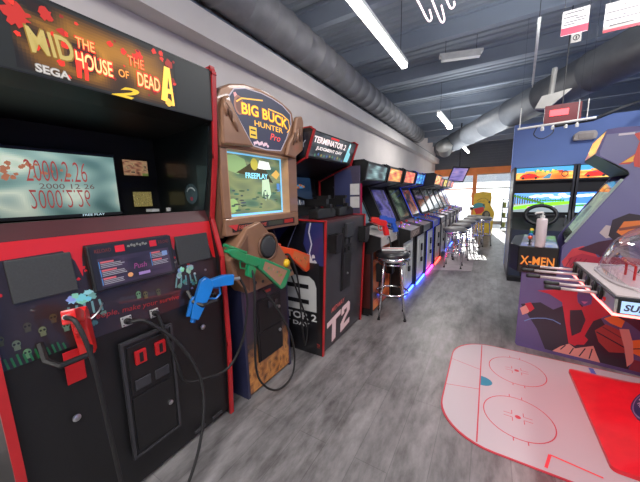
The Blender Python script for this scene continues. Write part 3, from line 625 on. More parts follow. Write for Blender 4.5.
# ------------------------------------------------------------------ two-player judgment shooter (black front, red edges)
def t2():
    t = thing('arcade_cabinet','black shooter cabinet with red edges and one huge white letter and digit on its front','arcade machine',(-1.18,2.372,0),90)
    W = .86; x0, x1 = -W/2+.02, W/2-.02
    prof = [(.0,0),(-.055,1.19),(.42,1.2),(.5,1.3),(.5,1.56),(.24,1.66),(.11,1.71),(.03,1.91),(.06,1.93),(.98,1.93),(.98,0)]
    sides(t, prof, W, black, red, .02, .010)
    o, fr, L = seg(t,'front_panel',(.004,.02),(-.051,1.19),x0,x1,mat('charcoal_laminate', S255(44,44,48), .42, coat=.2))
    a = MB(fr); w_ = S255(232,206,204)
    pk = S255(214,150,146)
    # slanted block letters T2
    def tt(dx, dz, col):
        P = lambda L: [(p[0]+dx, p[1]+dz) for p in L]
        a.poly(P([(-.345,.255),(-.08,.295),(-.08,.245),(-.345,.205)]), col); a.poly(P([(-.25,.23),(-.175,.24),(-.175,.045),(-.25,.03)]), col)
        a.poly(P([(-.04,.30),(.1,.318),(.13,.29),(.13,.215),(.04,.16),(.0,.125),(.0,.11),(.13,.13),(.13,.075),(-.075,.045),(-.075,.135),(.0,.19),(.06,.225),(.06,.262),(.0,.255),(.0,.225),(-.06,.215),(-.06,.28)]), col)
    tt(.008,-.008,S255(120,60,60)); tt(0,0,w_)
    a.text('MIDWAY',-.27,.325,.0,.37,S255(210,90,86),.3,.01,skew=.02)
    a.build('printed_logo', print_m, o)
    # coin mech
    cd = MB().slab(fr,-.1,.48,.09,1.09,.0,.014).build('coin_door', blackp, t, bevel=.004)
    MB().slab(fr,-.09,.49,.08,.84,.014,.02).build('cash_door', black, cd, bevel=.003)
    MB().slab(fr,-.085,1.0,.075,1.13,.014,.045).build('bill_acceptor', dgrey, cd, bevel=.006)
    for x in (-.04,.04): MB().slab(fr,x-.02,.93,x+.02,.98,.014,.03).build('coin_slot', dgrey, cd, bevel=.003)
    for x in (-.04,.04): MB().slab(fr,x-.025,.86,x+.025,.9,.014,.026).build('return_cup', black, cd, bevel=.003)
    MB().lathe(F(fr.p(.0,.64,.02),fr.u,fr.v),[(.01,0),(.01,.008)],12).build('lock', steel, cd)
    for x in (-.3,.33): # gun holster boxes on the front
        h = MB().ext(fr,[(x-.06,1.06),(x+.06,1.06),(x+.05,.93),(x-.02,.9),(x-.06,.93)],.0,.012)
        h.ext(fr,[(x-.06,1.06),(x+.06,1.06),(x+.05,.93),(x-.02,.9),(x-.06,.93)],.07,.08).slab(fr,x-.06,.92,x-.05,1.06,.01,.075).slab(fr,x+.045,.94,x+.055,1.06,.01,.075).slab(fr,x-.05,.9,x+.045,.925,.01,.075)
        h.build('gun_holster', blackp, t)
    seg(t,'control_deck',(-.051,1.19),(.42,1.2),x0,x1,mat('deck_red', S255(70,24,28), .4))
    dk = seg(t,'deck_back',(.42,1.2),(.52,1.3),x0,x1,black)
    o, fr, L = seg(t,'monitor_bezel',(.52,1.3),(.56,1.62),x0,x1,black)
    s = MB().slab(fr,-.31,.0,.31,.3,.0,.01).build('screen', blackp, t)
    a = MB(F(fr.p(0,0,.01),fr.u,fr.v)); a.grid(-.3,.005,.3,.295,30,20,lambda u,v:(.006+.01*v,.014+.03*v,.03+.07*v))
    for x in (-.2,.02):
        R = random.Random(int(x*50)+30)
        a.disc(x+.07,.2,.08,.02,S255(60,150,200)); 
        for i in range(8): a.splat(x+.02*i,.2+R.uniform(-.01,.015),.014,S255(220,150,60) if i%2 else S255(190,80,60),R,8)
    for i in range(16): a.rect(-.28+.035*i,.01,-.265+.035*i,.04+.03*((i*7)%5)/5,S255(120,120,130) if i%3 else S255(190,190,190))
    a.build('picture', glow_lo, s)
    seg(t,'hood_underside',(.56,1.6),(.115,1.712),x0,x1,blackp)
    o, fr, L = seg(t,'marquee',(.113,1.715),(.03,1.912),x0,x1,blackp)
    a = MB(fr); gl = noise_fn(71,[S255(24,26,30),S255(50,56,60),S255(90,96,100),S255(30,34,40)],7,3)
    a.grid(x0+.01,.012,x1-.01,L-.01,36,12,lambda u,v: tuple(k*.6 for k in gl(u,v)))
    a.text('TERMINATOR 2',x0+.03,.125,.2,.175,S255(255,235,230),0,.02); a.text('JUDGMENT DAY',x0+.1,.065,.16,.1,S255(240,230,225),0,.02)
    a.rect(-.12,.185,.03,.2,S255(220,40,40)); R = random.Random(4)
    for i in range(12): a.splat(-.3+.05*i,.03+R.uniform(-.01,.01),.014,(S255(70,120,90),S255(60,90,140),S255(140,130,60))[i%3],R,8)
    a.poly([(.24,.02),(.26,.2),(.29,.19),(.3,.12),(.34,.1),(.33,.02)],S255(120,190,200)); a.disc(.28,.17,.015,.022,S255(200,240,240))
    a.build('marquee_art', glow_m, o)
    seg(t,'top_panel',(.06,1.925),(.98,1.925),x0,x1,black); B('back_panel',(x0,.96,0),(x1,.98,1.92),black,t)
    # left side art
    a = MB(F((-W/2-.0005,0,0),(0,-1,0),(0,0,1)))                # a = -y
    b_ = S255(36,40,92)
    a.poly([(.04,1.18),(-.98,1.18),(-.98,.82),(.035,.82)],b_)
    a.poly([(-.03,1.18),(-.12,1.18),(-.16,1.0),(-.1,.86),(-.3,.8),(-.5,.86),(-.4,1.05),(-.26,1.18)],S255(16,16,22))
    a.pline([(-.08,1.18),(-.1,1.1),(-.075,1.0),(-.1,.92),(-.08,.86)],.012,S255(190,190,205)); a.pline([(-.21,1.18),(-.28,1.05),(-.33,.95)],.007,S255(120,125,160))
    R = random.Random(8)
    for i in range(9): a.splat(-.05-.012*i,.87+R.uniform(-.04,.03),.02,S255(190,190,196),R,9)
    a.poly([(-.008,.84),(-.96,.84),(-.96,0),(-.002,0)],S255(22,22,25))
    wt = S255(186,186,184)
    a.poly([(-.045,.40),(-.04,.62),(-.06,.68),(-.11,.715),(-.75,.715),(-.75,.40)],wt)      # big rounded white digit
    a.rect(-.6,.60,-.12,.64,S255(22,22,25)); a.poly([(-.6,.52),(-.22,.52),(-.22,.56),(-.6,.56)],wt); a.rect(-.6,.46,-.12,.50,S255(22,22,25))
    a.text('TERMINATOR 2',-.86,.31,-.045,.375,S255(206,206,206),0,.02); a.text('JUDGMENT DAY',-.80,.235,-.12,.285,S255(190,190,190),0,.02); a.text('TM',-.05,.07,-.02,.11,S255(170,50,40))
    a.build('side_art', print_g, t)
    a = MB(F((-W/2-.0005,0,0),(0,-1,0),(0,0,1))); a.poly([(-.04,1.9),(-.12,1.73),(-.26,1.69),(-.9,1.69),(-.9,1.9)],S255(34,34,44)); a.text('JUDGMENT DAY',-.75,1.77,-.1,1.84,S255(170,170,180)); a.build('side_title', print_g, t)
    # inner right cheek: blue art, papers
    a = MB(F((x1-.001,0,0),(0,-1,0),(0,0,1)))
    B('cheek_panel',(x1-.0,.0,1.19),(x1+.0195,.3,1.70),mat('mauve_cheek', S255(66,58,80), .5),t)
    a.poly([(-.04,1.25),(-.29,1.25),(-.29,1.6),(-.2,1.66),(-.1,1.66)],S255(50,56,96)); a.build('cheek_art', print_m, t)
    for z in (1.40,1.265):
        MB().box((x1-.006,.0,z),(x1-.003,.105,z+.115)).build('taped_notice', paper, t)
    # two black gun boxes standing on the deck
    for (a0,a1) in ((-.34,-.02),(.06,.38)):
        bx = MB().ext(F((0,.06,0),(1,0,0),(0,0,1)),[(a0,1.2),(a1,1.2),(a1,1.265),(a1-.06,1.285),(a0+.04,1.285),(a0,1.27)],-.1,.0).build('gun_rest', blackp, t, bevel=.006)
    # two mounted machine guns, barrels pointing at the screen
    for x in (-.1,.25):
        g = MB(); g.box((x-.025,.1,1.3),(x+.025,.34,1.37)); g.tube([(x,.3,1.35),(x,.48,1.4)],.012,8); g.tube([(x,.2,1.2),(x,.22,1.31)],.022,10); g.box((x-.02,.08,1.37),(x+.02,.2,1.40)).box((x-.018,.06,1.24),(x+.018,.11,1.32))
        g.build('mounted_gun', blackp, t)
        q = MB(); q.box((x-.03,.15,1.2),(x+.03,.25,1.22)); q.build('gun_mount', dgrey, t)
t2()

# ------------------------------------------------------------------ generic upright cabinets down the row
def joystick(t, fr, a, b, m):
    j = MB().lathe(F(fr.p(a,b,0),fr.u,fr.v),[(.018,0),(.018,.003),(.006,.005),(.005,.05)],10).build('joystick', dgrey, t)
    MB().lathe(F(fr.p(a,b,.05),fr.u,fr.v),[(.004,0),(.016,.008),(.018,.018),(.012,.03),(0,.034)],12).build('ball_top', m, j, smooth=True)
def button(t, fr, a, b, m, r=.013): MB().lathe(F(fr.p(a,b,0),fr.u,fr.v),[(r*1.25,0),(r*1.25,.004),(r,.006),(r,.011),(0,.012)],10).build('button', m, t)
def upright(label, x, y, w=.66, rz=90, side=black, trim=dgrey, front=palef, panel=brownp, ptext=None, scr=(21,[S255(20,22,50),S255(60,60,120),S255(110,100,160)]), mq=(S255(220,120,60),S255(200,60,40)), mtext=None, led=None, small=False, mfwd=.0, bezel=blackp, seed=1, group=None, frontart=None, tilt=0., blank_screen=False, overlay=None):
    t = thing('arcade_cabinet', label, 'arcade machine', (x,y,0), rz, group)
    x0, x1 = -w/2+.02, w/2-.02
    my = .20-mfwd
    prof = [(.0,.03),(.0,.76),(-.09,.82),(-.09,.93),(.16,.985),(.25,1.0),(.48,1.50),(my+.02,1.555),(my-.02,1.74),(my+.03,1.77),(.78,1.77),(.78,.03)]
    sides(t, prof, w, side, trim, .02, .006)
    B('plinth',(x0,.05,0),(x1,.74,.05),black,t)
    o, fr, L = seg(t,'front_panel',(.01,.06),(.01,.77),x0,x1,front)
    if frontart:
        a = MB(fr); a.grid(x0+.003,.003,x1-.003,L-.003,16,20,noise_fn(seed+90,frontart,4,4)); a.build('front_art', print_g, o)
    cd = MB().slab(fr,-.1,.16,.1,.62,0,.012).build('coin_door', dgrey if front is not palef else mat('pale_door', S255(200,203,198), .3, .3), t, bevel=.004)
    MB().slab(fr,-.03,.26,.03,.33,.012,.04).build('lock_box', blackp, cd, bevel=.004); MB().slab(fr,-.028,.44,.028,.55,.012,.035).build('coin_slot', blackp, cd, bevel=.004); MB().slab(fr,-.01,.34,.01,.44,.012,.02).build('hasp', dgrey, cd)
    o, fr, L = seg(t,'panel_apron',(-.083,.82),(-.083,.92),x0,x1,panel)
    if ptext:
        a = MB(fr); a.text(ptext,-.15,.018,.24,.078,S255(190,170,160),0,.01); a.build('apron_print', print_m, o)
    seg(t,'apron_return',(.01,.77),(-.083,.82),x0,x1,blackp)
    o, fr, L = seg(t,'control_panel',(-.085,.922),(.25,.99),x0,x1,panel)
    R = random.Random(seed); cols = [redp, bluep, whitep, yellowp, mat('lit_purple_button', S255(150,90,230), .3, emis=S255(150,80,255), es=1.4)]
    a = MB(fr); a.grid(x0+.004,.004,x1-.004,L-.004,16,8,noise_fn(seed+7,overlay or [S255(70,60,70),S255(120,100,110),S255(60,60,90)],6,5)); a.build('panel_overlay', print_g, o)
    if not small:
        for k in (-1,1):
            joystick(t, fr, k*w*.22-.05, .16, cols[(seed+k)%2])
            for i in range(3):
                for j in range(2): button(t, fr, k*w*.22+.01+.034*i, .14+.04*j, cols[(seed+i+j)%5])
    o, fr, L = seg(t,'monitor_bezel',(.255,.995),(.485,1.50),x0,x1,bezel)
    s = MB().slab(fr,-w/2+.05,.03,w/2-.05,L-.04,0,.008).build('screen', blackp, t, bevel=.003)
    a = MB(F(fr.p(0,0,.008),fr.u,fr.v)); a.grid(-w/2+.06,.04,w/2-.06,L-.05,18,14,noise_fn(scr[0],scr[1],4,3)); a.build('picture', art('upright_screen', .38, .12, .5) if not blank_screen else glow_lo, s)
    sp = seg(t,'speaker_panel',(.485,1.50),(my+.02,1.555),x0,x1,blackp)[0]
    o, fr, L = seg(t,'marquee',(my+.022,1.557),(my-.018,1.738),x0,x1,blackp)
    a = MB(fr); f = noise_fn(seed+31,[tuple(c*.35 for c in mq[1]),mq[1],mq[0],tuple(min(1,c*1.3+.1) for c in mq[0])],5,3)
    a.grid(x0+.012,.015,x1-.012,L-.015,18,8,f)
    if mtext: a.text(mtext,-.18,.06,.18,.13,S255(250,240,200),0,.02)
    a.build('marquee_art', glow_m, o)
    seg(t,'top_panel',(my+.03,1.765),(.78,1.765),x0,x1,black); B('back_panel',(x0,.76,.03),(x1,.78,1.765),black,t)
    if led:
        MB().box((x0,-.02,.005),(x1,.0,.03)).build('light_strip', led, t)
    return t
LB = mat('blue_glow_strip', (.05,.1,1), .4, var=0, emis=(.03,.08,1), es=14.); LM = mat('magenta_glow_strip', (1,.05,.8), .4, var=0, emis=(1,.04,.6), es=10.); LR = mat('red_glow_strip', (1,.05,.03), .4, var=0, emis=(1,.04,.03), es=9.)
btrim = mat('blue_trim', S255(30,60,200), .3, emis=S255(30,60,220), es=.35)
ltrim = mat('pale_trim', S255(170,172,176), .3)
# gun cabinet next to the stool: pale slanted deck, orange front
cabA = upright('black gun cabinet with orange printed front and pale sloped deck behind the nearest stool', -1.08,3.25,.70, front=mat('orange_front', S255(214,96,48), .5), panel=mat('pale_deck', S255(176,172,166), .45), scr=(5,[S255(20,34,44),S255(40,70,90),S255(90,110,116),S255(110,60,60)]), mq=(S255(90,120,120),S255(50,60,64)), small=True, mfwd=.13, seed=2, frontart=[S255(60,20,14),S255(214,96,48),S255(236,140,70),S255(190,60,40)], blank_screen=True, overlay=[S255(150,146,140),S255(206,202,196),S255(186,180,172)])
a = MB(side_frame(0)); a = MB(F((-.3505,0,0),(0,-1,0),(0,0,1))); R = random.Random(2)
a.poly([(-.12,1.15),(-.30,1.15),(-.42,1.45),(-.30,1.52),(-.12,1.52)],S255(150,20,60)); 
kick = MB(F((-.3505,0,0),(0,-1,0),(0,0,1))); kick.rect(-.74,.1,-.02,.74,S255(60,22,20)); kick.build('lower_side_art', print_g, cabA)
for i in range(6): a.splat(-.2-.02*(i%2),1.2+.045*i,.03,S255(230,190,40) if i%2 else S255(230,60,120),R,10)
a.build('side_art', glow_lo, cabA)
MB().box((-.29,.2,1.2),(-.2,.207,1.42)).build('sheet_or_reflection', paper, cabA).matrix_local = Matrix.Translation((.12,.12,-.02)) @ Matrix.Rotation(-.42,4,'X')
h = MB(); f_ = F((0,-.0,0),(1,0,0),(0,0,1))
for x_ in (-.2,.2): 
    MB().ext(f_,[(x_-.07,.62),(x_+.07,.62),(x_+.05,.4),(x_-.05,.4)],.012,.08).build('gun_holster', blackp, cabA, bevel=.006)
upright('brown paneled cabinet with pale lettering on its apron and purple lit buttons', -.93,3.93,.64, ptext='CAPCOM', panel=brownp, trim=dgrey, scr=(8,[S255(24,26,60),S255(60,60,130),S255(110,104,170),S255(50,44,70)]), mq=(S255(226,170,80),S255(196,90,60)), led=LB, seed=3)
upright('black cabinet with dark green picture, second of those with white coin doors', -.90,4.62,.64, panel=dgrey, scr=(9,[S255(16,22,20),S255(44,60,50),S255(110,130,104),S255(30,36,34)]), mq=(S255(240,130,80),S255(210,60,50)), led=LB, seed=4)
upright('cabinet with glowing blue edges, red and blue buttons and a blue marquee', -.88,5.31,.64, trim=btrim, panel=mat('blue_panel', S255(50,60,140), .4), scr=(10,[S255(14,14,24),S255(40,44,60),S255(190,100,70),S255(120,120,130)]), mq=(S255(90,190,230),S255(40,90,190)), led=LM, seed=5)
upright('wider dark cabinet with jutting hood and orange lit marquee', -.86,6.1,.72, panel=mat('grey_panel', S255(130,126,130), .4), scr=(11,[S255(16,16,20),S255(40,40,46),S255(90,90,100)]), mq=(S255(255,200,110),S255(230,110,50)), led=LR, mfwd=.16, seed=6)
G = 'row of far uprights'
for i,(y,mqc,tr,lab) in enumerate(((6.86,(S255(220,110,80),S255(150,60,50)),ltrim,'pale edged far cabinet with dull red marquee just past the jutting hood'),
        (7.56,(S255(230,100,90),S255(190,70,50)),ltrim,'pale edged far cabinet with orange red marquee, second past the jutting hood'),
        (8.26,(S255(240,200,60),S255(90,90,50)),dgrey,'dark edged far cabinet with yellow marquee'),
        (8.96,(S255(200,120,90),S255(120,80,80)),ltrim,'last pale edged cabinet of the left row, before the red sided one'))):
    upright(lab, -.86+.01*i, y, .62, trim=tr, scr=(12+i,[S255(20,24,30),S255(60,66,80),S255(110,130,120)]), mq=mqc, led=(LB if i in(1,2) else None), seed=7+i, group=None, panel=mat('grey_panel', S255(130,126,130), .4))
upright('red sided cabinet at the far end of the left row', -.83, 9.75, .66, side=mat('red_blue_side', S255(190,70,60), .4), trim=btrim, mq=(S255(220,90,60),S255(160,50,50)), seed=14)
# guns on the pale deck
pistol('light_gun','small red light gun lying on the pale deck beside a blue one',redp,(-1.06,3.12,1.04),(-.5,-.75,.2),(-.1,.3,.95),cable=[(-.98,3.2,.9),(-.95,3.15,.75),(-.97,3.1,.5),(-1.0,3.05,.62),(-1.04,3.1,.72)],s=.95,thick=.05)
pistol('light_gun','small blue light gun lying on the pale deck beside a red one',mat('deep_blue_plastic', S255(24,70,170), .3),(-1.04,3.38,1.045),(-.6,-.7,.15),(-.1,.3,.95),cable=[(-.95,3.45,.9),(-.93,3.45,.7),(-.95,3.4,.55),(-1.0,3.36,.62),(-1.045,3.35,.72)],s=.95,thick=.05)

# ------------------------------------------------------------------ stools
def stool(label, x, y, h=.75, rz=0., group=None, seat=vinyl):
    t = thing('bar_stool', label, 'stool', (x,y,0), rz, group)
    z = F((0,0,0),(1,0,0),(0,1,0))
    MB().lathe(F((0,0,h-.085),(1,0,0),(0,1,0)),[(.0,0),(.175,.0),(.185,.02),(.19,.06),(.17,.082),(.1,.09),(0,.092)],30).build('seat', seat, t, smooth=True)
    MB().lathe(F((0,0,h-.1),(1,0,0),(0,1,0)),[(.187,0),(.192,.0),(.192,.04),(.187,.04)],30).build('seat_band', chrome, t, smooth=True)
    for k in range(4):
        a = PI/4+k*PI/2; c, s = math.cos(a), math.sin(a)
        lg = MB().tube([(c*.13,s*.13,h-.09),(c*.15,s*.15,h*.55),(c*.2,s*.2,.012)],.0125,10).build('leg', chrome, t, smooth=True)
        MB().tube([(c*.199,s*.199,.02),(c*.201,s*.201,.0)],.017,10).build('foot_cap', rubber, lg)
    for zz, r in ((.30,.185),(.27,.188)) if False else ((.30,.178),):
        MB().tube([(r*math.cos(2*PI*k/28),r*math.sin(2*PI*k/28),zz) for k in range(28)],.011,8,closed=True).build('foot_ring', chrome, t, smooth=True)
    MB().tube([(.14*math.cos(2*PI*k/28),.14*math.sin(2*PI*k/28),h-.14) for k in range(28)],.009,8,closed=True).build('upper_ring', chrome, t, smooth=True)
    return t
stool('nearest chrome bar stool with round black seat, in front of the gun cabinet', -.9,3.06,.77, 18)
b = MB(F((-.905,3.07,.779),(.92,.4,0),(-.4,.92,0)))
bb = MB().slab(F((-.905,3.07,.776),(.92,.4,0),(-.4,.92,0)),-.12,-.07,.13,.06,.004,.018).build('folded_leaflet', paper, None, bevel=.002)
origin_to(bb,(-.905,3.07,.776)); tag(bb,'white and red folded leaflet lying on the nearest stool','leaflet')
b = MB(F((-.905,3.07,.7935),(.92,.4,0),(-.4,.92,0))); b.rect(-.11,-.02,.12,.02,S255(190,50,50)); b.rect(-.1,-.055,.06,-.035,S255(120,120,120)); b.build('leaflet_print', print_m, bb, world=True)
sv = mat('grey_vinyl', S255(120,118,116), .4, coat=.3)
for i,(x,y) in enumerate(((-.52,5.75),(-.47,6.5),(-.42,7.3),(-.36,8.1),(-.33,8.95),(-.1,8.4))):
    stool(('second chrome stool from the camera, near the jutting hood cabinet','third chrome stool counting from the camera','fourth chrome stool counting from the camera','fifth chrome stool counting from the camera','farthest chrome stool in the line along the row','chrome stool out in the aisle, closest to the yellow cabinet')[i], x,y,.76,10*i, 'far chrome stools along the row', sv)
fm_ = MB().ext(F((0,0,0),(1,0,0),(0,1,0)),[(-.84,5.35),(-.2,5.5),(-.2,9.3),(-.78,9.3)],0.,.008).build('floor_mat', mat('pale_mat', S255(150,140,144), .7)); origin_to(fm_,(-.5,7.3,0)); tag(fm_,'thin pale floor mat under the far stools','mat')

# hanging television near the storefront
t = thing('hanging_television','flat television tilted down, hanging above the far end of the row','television',(-.78,9.6,2.0),0)
fr = F((-.78,9.6,2.0),(.62,.75,.25),(-.3,.1,.95)); 
fr = F((-.86,9.6,1.93),(.97,.2,-.1),(.35,-.3,.85))
MB().slab(fr,-.23,-.24,.23,.24,-.04,.0).build('casing', blackp, t, True, bevel=.006)
a = MB(fr); a.grid(-.195,-.2,.195,.2,16,10,noise_fn(77,[S255(60,50,100),S255(110,100,160),S255(160,130,160)],5,4)); a.build('picture', screen_m, t, True)
MB().tube([(-.84,9.64,2.1),(-.84,9.64,ZC-.24)],.02,8).build('ceiling_pole', dgrey, t, True)

# yellow cabinet by the window
t = thing('arcade_cabinet','tall yellow cabinet with wavy side standing before the windows','arcade machine',(-.13,10.5,0),0)
fr = XZ(0.); yl = mat('yellow_laminate', S255(238,200,60), .4)
P = [(-.31,0),(-.31,1.30),(-.25,1.37),(-.08,1.40),(.16,1.37),(.19,1.2),(.17,.95),(.24,.82),(.29,.7),(.27,.5),(.25,0)]
for h_ in ((0,.025),(-.7,-.675)): MB().ext(fr,P,h_[0],h_[1]).build('side_panel', yl, t)
MB().ext(fr,[(p[0]*.94,p[1]*.98+.01) for p in P],-.675,0).build('body', mat('orange_laminate', S255(236,140,50), .4), t)
a = MB(F((0,0,0),(1,0,0),(0,0,1))); a = MB(XZ(-.0255))
a.pline([(-.22,1.1),(-.16,1.16),(-.08,1.19),(.0,1.2),(.06,1.16),(.1,1.1)],.012,S255(120,90,30)); a.pline([(-.2,1.06),(-.1,1.1),(.0,1.1)],.01,S255(120,90,30)); a.disc(.13,1.07,.03,.04,S255(60,50,30))
a.disc(-.15,.92,.17,.13,S255(60,160,160)); a.poly([(-.3,.86),(-.02,.92),(.0,.8),(-.08,.7),(-.22,.68)],S255(220,60,50)); a.disc(-.02,.98,.03,.03,S255(40,60,60))
a.disc(.06,.62,.12,.18,S255(60,66,60)); a.disc(.08,.68,.06,.08,S255(130,130,100)); a.line(-.05,.42,.24,.5,.02,S255(120,110,70))
a.build('side_art', print_g, t)
B('control_shelf',(-.42,.1,.82),(-.3,.6,.92),dgrey,t); B('screen_hood',(-.4,.1,1.22),(-.3,.6,1.36),mat('orange_laminate',(1,1,1)),t)
# small orange counter and things by the window
t = thing('storage_rack','small grey rack with mixed colored boxes by the right window pane','rack',(.75,12.2,0),0)
for z in (.1,.45,.8,1.1): B('shelf',(-.35,-.2,z),(.35,.2,z+.025),dgrey,t)
for x in (-.34,.32):
    for y in (-.19,.17): B('post',(x,y,0),(x+.02,y+.02,1.15),dgrey,t)
R = random.Random(12); k = 0
for z in (.125,.475,.825):
    for i in range(5):
        c = [(150,170,110),(190,190,190),(120,150,180),(200,120,90),(90,100,110)][(i+k)%5]; k += 1
        o = MB().box((.75-.32+.13*i,12.06,z),(.75-.32+.13*i+.1,12.3,z+R.uniform(.12,.24))).build('product_box', mat('box_card_%d'%((i+k)%5), S255(*c), .6), None, bevel=.004)
        origin_to(o,(.75-.32+.13*i+.05,12.18,z)); tag(o,'small colored box on the grey rack by the window','box','boxes on the grey window rack')

# ------------------------------------------------------------------ twin racing cabinets against the partition
def racer(label, x, seed, blue=False):
    t = thing('racing_cabinet', label, 'arcade machine', (x,5.5,0), 0, None)
    w = .74; x0, x1 = -w/2+.02, w/2-.02; bl = mat('slate_laminate', S255(40,46,62), .4, coat=.2)
    prof = [(-.22,0),(-.2,.82),(.0,.92),(.04,1.1),(.0,1.5),(.0,1.76),(.8,1.76),(.8,0)]
    sides(t, prof, w, bl, dgrey, .02, .006)
    seg(t,'front_panel',(-.21,.03),(-.19,.80),x0,x1,bl)
    seg(t,'dashboard',(-.19,.80),(.05,.98),x0,x1,blackp)
    MB().box((-.16,-.215,.2),(.16,-.2,.62)).build('coin_door', blackp, t, bevel=.004)
    o, fr, L = seg(t,'monitor_bezel',(.05,.98),(.03,1.5),x0,x1,blackp)
    s = MB().slab(fr,-.345,.08,.345,.385,0,.008).build('screen', blackp, t)
    a = MB(F(fr.p(0,0,.008),fr.u,fr.v)); R = random.Random(seed)
    if not blue:
        a.rect(-.34,.085,.34,.38,S255(90,150,225)); 
        for i in range(9): a.disc(-.1+.05*i,.33+R.uniform(-.02,.03),.05,.018,S255(220,235,250),12)
        a.rect(-.34,.085,.34,.22,S255(150,160,160)); a.poly([(-.34,.17),(.05,.235),(.34,.255),(.34,.2),(-.1,.14),(-.34,.12)],S255(120,210,40))
        for i in range(11): a.rect(-.335+.032*i,.2+.004*i,-.318+.032*i,.365-.008*i,S255(70,60,30)); 
        for i in range(13): a.splat(-.33+.03*i,.34-.01*i,.022,S255(60,110,30),R,9)
        for i in range(10): a.splat(.0+.03*i,.265,.02,S255(50,130,40),R,9)
        a.poly([(-.34,.12),(.34,.21),(.34,.085),(-.34,.085)],S255(120,130,135)); a.disc(-.12,.16,.05,.014,S255(210,80,170)); a.disc(.12,.17,.06,.012,S255(200,200,210))
    else:
        a.rect(-.34,.085,.34,.38,S255(60,120,225))
        for i in range(9): a.disc(-.3+.07*i,.32+R.uniform(-.03,.03),.06,.02,S255(210,230,250),12)
        a.rect(-.34,.085,.34,.22,S255(150,190,230)); a.poly([(-.34,.2),(.3,.24),(.34,.2),(-.34,.17)],S255(60,140,60)); a.disc(-.2,.18,.05,.02,S255(210,90,180))
    a.build('picture', art('bright_screen', 1.5, .15), s)
    o, fr, L = seg(t,'speaker_panel',(.03,1.5),(.0,1.54),x0,x1,blackp)
    o, fr, L = seg(t,'marquee',(.0,1.545),(.0,1.755),x0,x1,blackp)
    a = MB(fr); a.grid(x0+.01,.02,x1-.01,L-.01,30,10,lambda u,v: tuple(k*1. for k in (S255(60,150,200) if v > .75-.3*abs(u-.5) else noise_fn(seed,[S255(180,50,20),S255(240,120,40),S255(250,200,90),S255(200,80,30)],5,3)(u,v))))
    a.poly([(-.3,.05),(-.26,.1),(-.18,.12),(-.1,.1),(-.04,.05),(-.1,.035),(-.26,.035)],S255(206,30,24)); a.disc(-.25,.045,.018,.018,(.01,.01,.01),12); a.disc(-.09,.045,.018,.018,(.01,.01,.01),12); a.poly([(-.23,.1),(-.19,.112),(-.14,.1)],S255(60,70,90))
    for i in range(9): a.splat(-.1+.03*i,.14+.012*math.sin(i),.02,S255(250,210,70) if i%2 else S255(70,160,90),R,9)
    a.poly([(-.02,.03),(.06,.1),(.1,.1),(.08,.03)],S255(60,120,150)); a.ring(.25,.09,.035,.04,.012,(.02,.01,.01)); a.disc(.14,.12,.04,.02,S255(240,160,50))
    a.build('marquee_art', glow_m, o)
    # steering wheel
    c = Vector((.0,-.13,1.03)); fr = F(c,(1,0,0),(0,.35,.94))
    st = MB().tube([fr.p(.19*math.cos(2*PI*k/26),.15*math.sin(2*PI*k/26),0) for k in range(26)],.028,8,closed=True).build('steering_wheel', blackp, t, smooth=True)
    MB().lathe(F(fr.p(0,-.01,-.02),fr.u,fr.v),[(.06,0),(.065,.02),(.04,.03),(0,.032)],18).build('wheel_hub', dgrey, st)
    for an in (0,PI,-PI/2): MB().tube([fr.p(0,0,0), fr.p(.18*math.cos(an),.145*math.sin(an),0)],.014,6).build('spoke', dgrey, st)
    MB().tube([fr.p(0,0,-.02),(.0,.0,.92)],.03,10).build('steering_column', dgrey, t)
    MB().tube([(.29,-.1,.88),(.29,-.16,1.03)],.01,8).build('gear_lever', steel, t)
    B('pedal',(-.1,-.3,.08),(-.03,-.2,.12),steel,t); B('pedal',(.05,-.3,.08),(.12,-.2,.12),steel,t)
    seg(t,'top_panel',(.0,1.755),(.8,1.755),x0,x1,bl)
    B('foot_base',(-w/2,-.32,0),(w/2,-.2,.07),black,t)
racer('racing cabinet showing a green tree lined road, beside the partition edge', .68, 3)
racer('racing cabinet showing a blue sky picture, half hidden behind the slanted cabinet', 1.44, 5, True)

